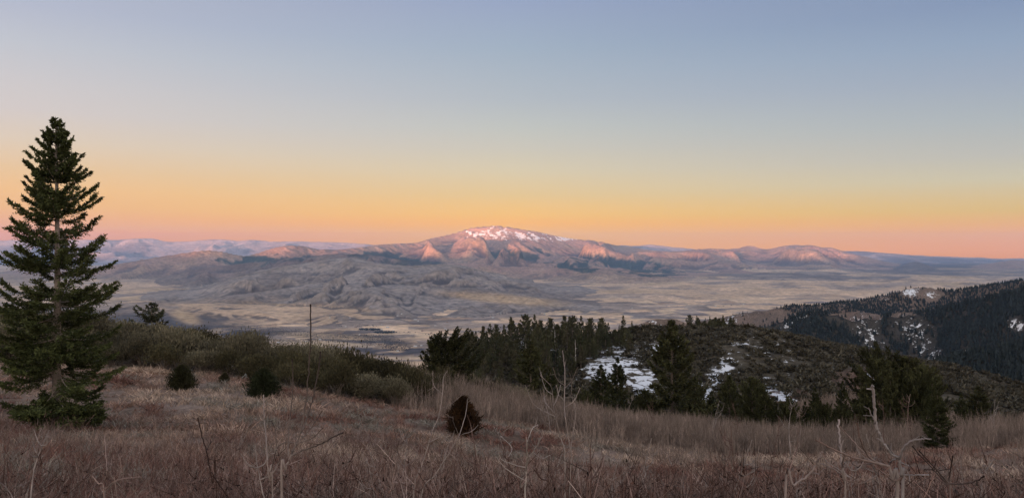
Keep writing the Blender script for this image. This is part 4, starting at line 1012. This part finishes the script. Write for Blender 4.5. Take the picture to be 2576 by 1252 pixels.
grove('creek_trees', [(880,848,120,5,1.2),(960,862,60,10,1.),(1000,876,40,9,.8),(800,858,140,4,.9),(560,832,200,10,1.6),(720,840,110,6,.8)], 620, 5.5, (.115, .1, .1), 'grey leafless trees lining the creek at the bottom of the valley', 'trees')

# ------------------------------------------------------------------ air
top = max(float(Z.max()), float(ZB.max()))+20
print('Z range', float(Z.min()), float(Z.max()), 'ridge', float(ZB.max())); bot = min(Zmin, float(ZB.min()))-1
x1 = 47500; ya, yb = -16500, 40500
Vb = np.array([(sx*x1, y, z) for sx in (-1, 1) for y in (ya, yb) for z in (bot, top)], float)
Fb = np.array([(0,1,3,2),(4,6,7,5),(0,4,5,1),(2,3,7,6),(0,2,6,4),(1,5,7,3)])
mh = bpy.data.materials.new('haze'); mh.use_nodes = True; nt = mh.node_tree; nt.nodes.clear()
pv = nt.nodes.new('ShaderNodeVolumePrincipled'); pv.inputs['Color'].default_value = (.38, .61, 1.0, 1); pv.inputs['Density'].default_value = SIG; pv.inputs['Anisotropy'].default_value = 0.15
om = nt.nodes.new('ShaderNodeOutputMaterial'); nt.links.new(pv.outputs[0], om.inputs['Volume'])
tag(obj('haze', mesh('haze', Vb, [Fb], [mh])), kind='stuff')

# ------------------------------------------------------------------ sky, sun, camera
EXPO = 2.0
SUN_EL, SUN_AZ = 1.25, 22.0     # the sun is low behind the camera, a little left of straight back
w = bpy.data.worlds.new('World'); sc.world = w; w.use_nodes = True
nt = w.node_tree; nt.nodes.clear(); N = nt.nodes.new; L = nt.links.new
out = N('ShaderNodeOutputWorld'); bg = N('ShaderNodeBackground'); L(bg.outputs[0], out.inputs['Surface'])
sky = N('ShaderNodeTexSky'); sky.sky_type = 'NISHITA'; sky.sun_disc = False
sky.sun_elevation = math.radians(SUN_EL); sky.sun_rotation = math.radians(180+SUN_AZ); sky.altitude = 2000
nsc = N('ShaderNodeVectorMath'); nsc.operation = 'SCALE'; nsc.inputs['Scale'].default_value = .05; L(sky.outputs[0], nsc.inputs[0])
tc = N('ShaderNodeTexCoord'); sx_ = N('ShaderNodeSeparateXYZ'); L(tc.outputs['Generated'], sx_.inputs[0])
def lin(c):
    return tuple(((v/255)/12.92 if v/255 <= .04045 else ((v/255+.055)/1.055)**2.4) for v in c)
def ramp(stops, scale=.45):
    r = N('ShaderNodeValToRGB'); e = r.color_ramp.elements; r.color_ramp.interpolation = 'B_SPLINE' if False else 'LINEAR'
    while len(e) > 1: e.remove(e[-1])
    for i, (p_, c_) in enumerate(stops):
        el = e[0] if i == 0 else e.new(p_)
        el.position = p_; el.color = (*c_, 1)
    mp = N('ShaderNodeMapRange'); mp.inputs['From Max'].default_value = scale; L(sx_.outputs['Z'], mp.inputs['Value']); L(mp.outputs[0], r.inputs[0])
    return r.outputs[0]
def stops(rows, sec, gain=1.0):
    # rows: (view height, colour wanted); the horizon rows are set stronger to outshine the air in front
    o = []
    for y, c in sorted(rows, key=lambda q: -q[0]):
        s = (CY-y)/FPX/sec; s = s/math.sqrt(1+s*s); o.append((min(1, max(0, s/.45)), c))
    return o
exec_rows = dict(
 L=[(670, (1.183, 0.312, 0.038)), (585, (1.183, 0.312, 0.038)), (570, (1.103, 0.439, 0.164)), (520, (1.067, 0.549, 0.184)), (473, (1.057, 0.604, 0.24)), (420, (0.945, 0.633, 0.342)), (350, (0.839, 0.677, 0.516)), (272, (0.741, 0.664, 0.633)), (200, (0.692, 0.655, 0.659)), (100, (0.598, 0.62, 0.68)), (0, (0.513, 0.547, 0.67)), (-250, (0.436, 0.465, 0.57))],
 C=[(670, (1.294, 0.59, 0.064)), (560, (1.294, 0.59, 0.064)), (540, (1.189, 0.649, 0.128)), (490, (0.943, 0.661, 0.287)), (430, (0.806, 0.682, 0.453)), (372, (0.685, 0.643, 0.539)), (320, (0.602, 0.619, 0.577)), (250, (0.508, 0.555, 0.597)), (120, (0.399, 0.489, 0.599)), (0, (0.345, 0.419, 0.601)), (-250, (0.293, 0.356, 0.511))],
 R=[(670, (1.464, 0.45, 0.0)), (630, (1.464, 0.45, 0.0)), (590, (1.246, 0.424, 0.0)), (530, (0.882, 0.561, 0.134)), (450, (0.692, 0.622, 0.424)), (390, (0.574, 0.563, 0.499)), (300, (0.465, 0.515, 0.536)), (200, (0.38, 0.448, 0.55)), (100, (0.309, 0.404, 0.551)), (0, (0.249, 0.332, 0.505)), (-250, (0.212, 0.282, 0.429))])
rl = ramp(stops(exec_rows['L'], 1.19)); rc = ramp(stops(exec_rows['C'], 1.0)); rr = ramp(stops(exec_rows['R'], 1.18))
def mapr(sock, a, b):
    m = N('ShaderNodeMapRange'); m.inputs['From Min'].default_value = a; m.inputs['From Max'].default_value = b; L(sock, m.inputs['Value']); return m.outputs[0]
def mixc(f, a, b):
    m = N('ShaderNodeMix'); m.data_type = 'RGBA'
    if isinstance(f, float): m.inputs['Factor'].default_value = f
    else: L(f, m.inputs['Factor'])
    L(a, m.inputs['A']); L(b, m.inputs['B']); return m.outputs['Result']
c1 = mixc(mapr(sx_.outputs['X'], -.54, 0), rl, rc); c2 = mixc(mapr(sx_.outputs['X'], 0, .54), c1, rr)
rb = ramp([(0, (2.4, 1.6, 1.1)), (.15, (2.3, 1.85, 1.45)), (.45, (1.45, 1.38, 1.3)), (1, (.66, .72, .86))], 1.0)
c3 = mixc(mapr(sx_.outputs['Y'], .15, -.45), c2, rb)
fin = mixc(.9, nsc.outputs['Vector'], c3)
L(fin, bg.inputs['Color']); bg.inputs['Strength'].default_value = 2**-EXPO

sl = bpy.data.lights.new('sun', 'SUN'); sl.energy = 5.0; sl.angle = math.radians(.5); sl.color = (1.0, .42, .23)
so = bpy.data.objects.new('sun', sl); col.objects.link(so)
so.rotation_euler = (math.radians(90-SUN_EL), 0, math.radians(-SUN_AZ))

cam = bpy.data.cameras.new('camera'); cam.sensor_width = 36; cam.lens = 18/math.tan(math.radians(33.5)); cam.clip_start = .05; cam.clip_end = 200000
co = bpy.data.objects.new('camera', cam); col.objects.link(co); co.location = (0, 0, 0); co.rotation_euler = (math.radians(90), 0, 0); sc.camera = co

sc.view_settings.view_transform = 'Standard'; sc.view_settings.look = 'None'; sc.view_settings.exposure = EXPO; sc.view_settings.gamma = 1
sc.render.engine = 'CYCLES'
cy = sc.cycles
cy.max_bounces = 4; cy.diffuse_bounces = 2; cy.glossy_bounces = 1; cy.transmission_bounces = 1; cy.volume_bounces = 1; cy.transparent_max_bounces = 2
cy.use_denoising = True
try: cy.denoiser = 'OPENIMAGEDENOISE'; cy.denoising_input_passes = 'RGB_ALBEDO_NORMAL'
except Exception as ex: print(ex)
cy.use_adaptive_sampling = True; cy.adaptive_threshold = .01
print('built', time.time()-T0, 'top', top, 'bot', bot)
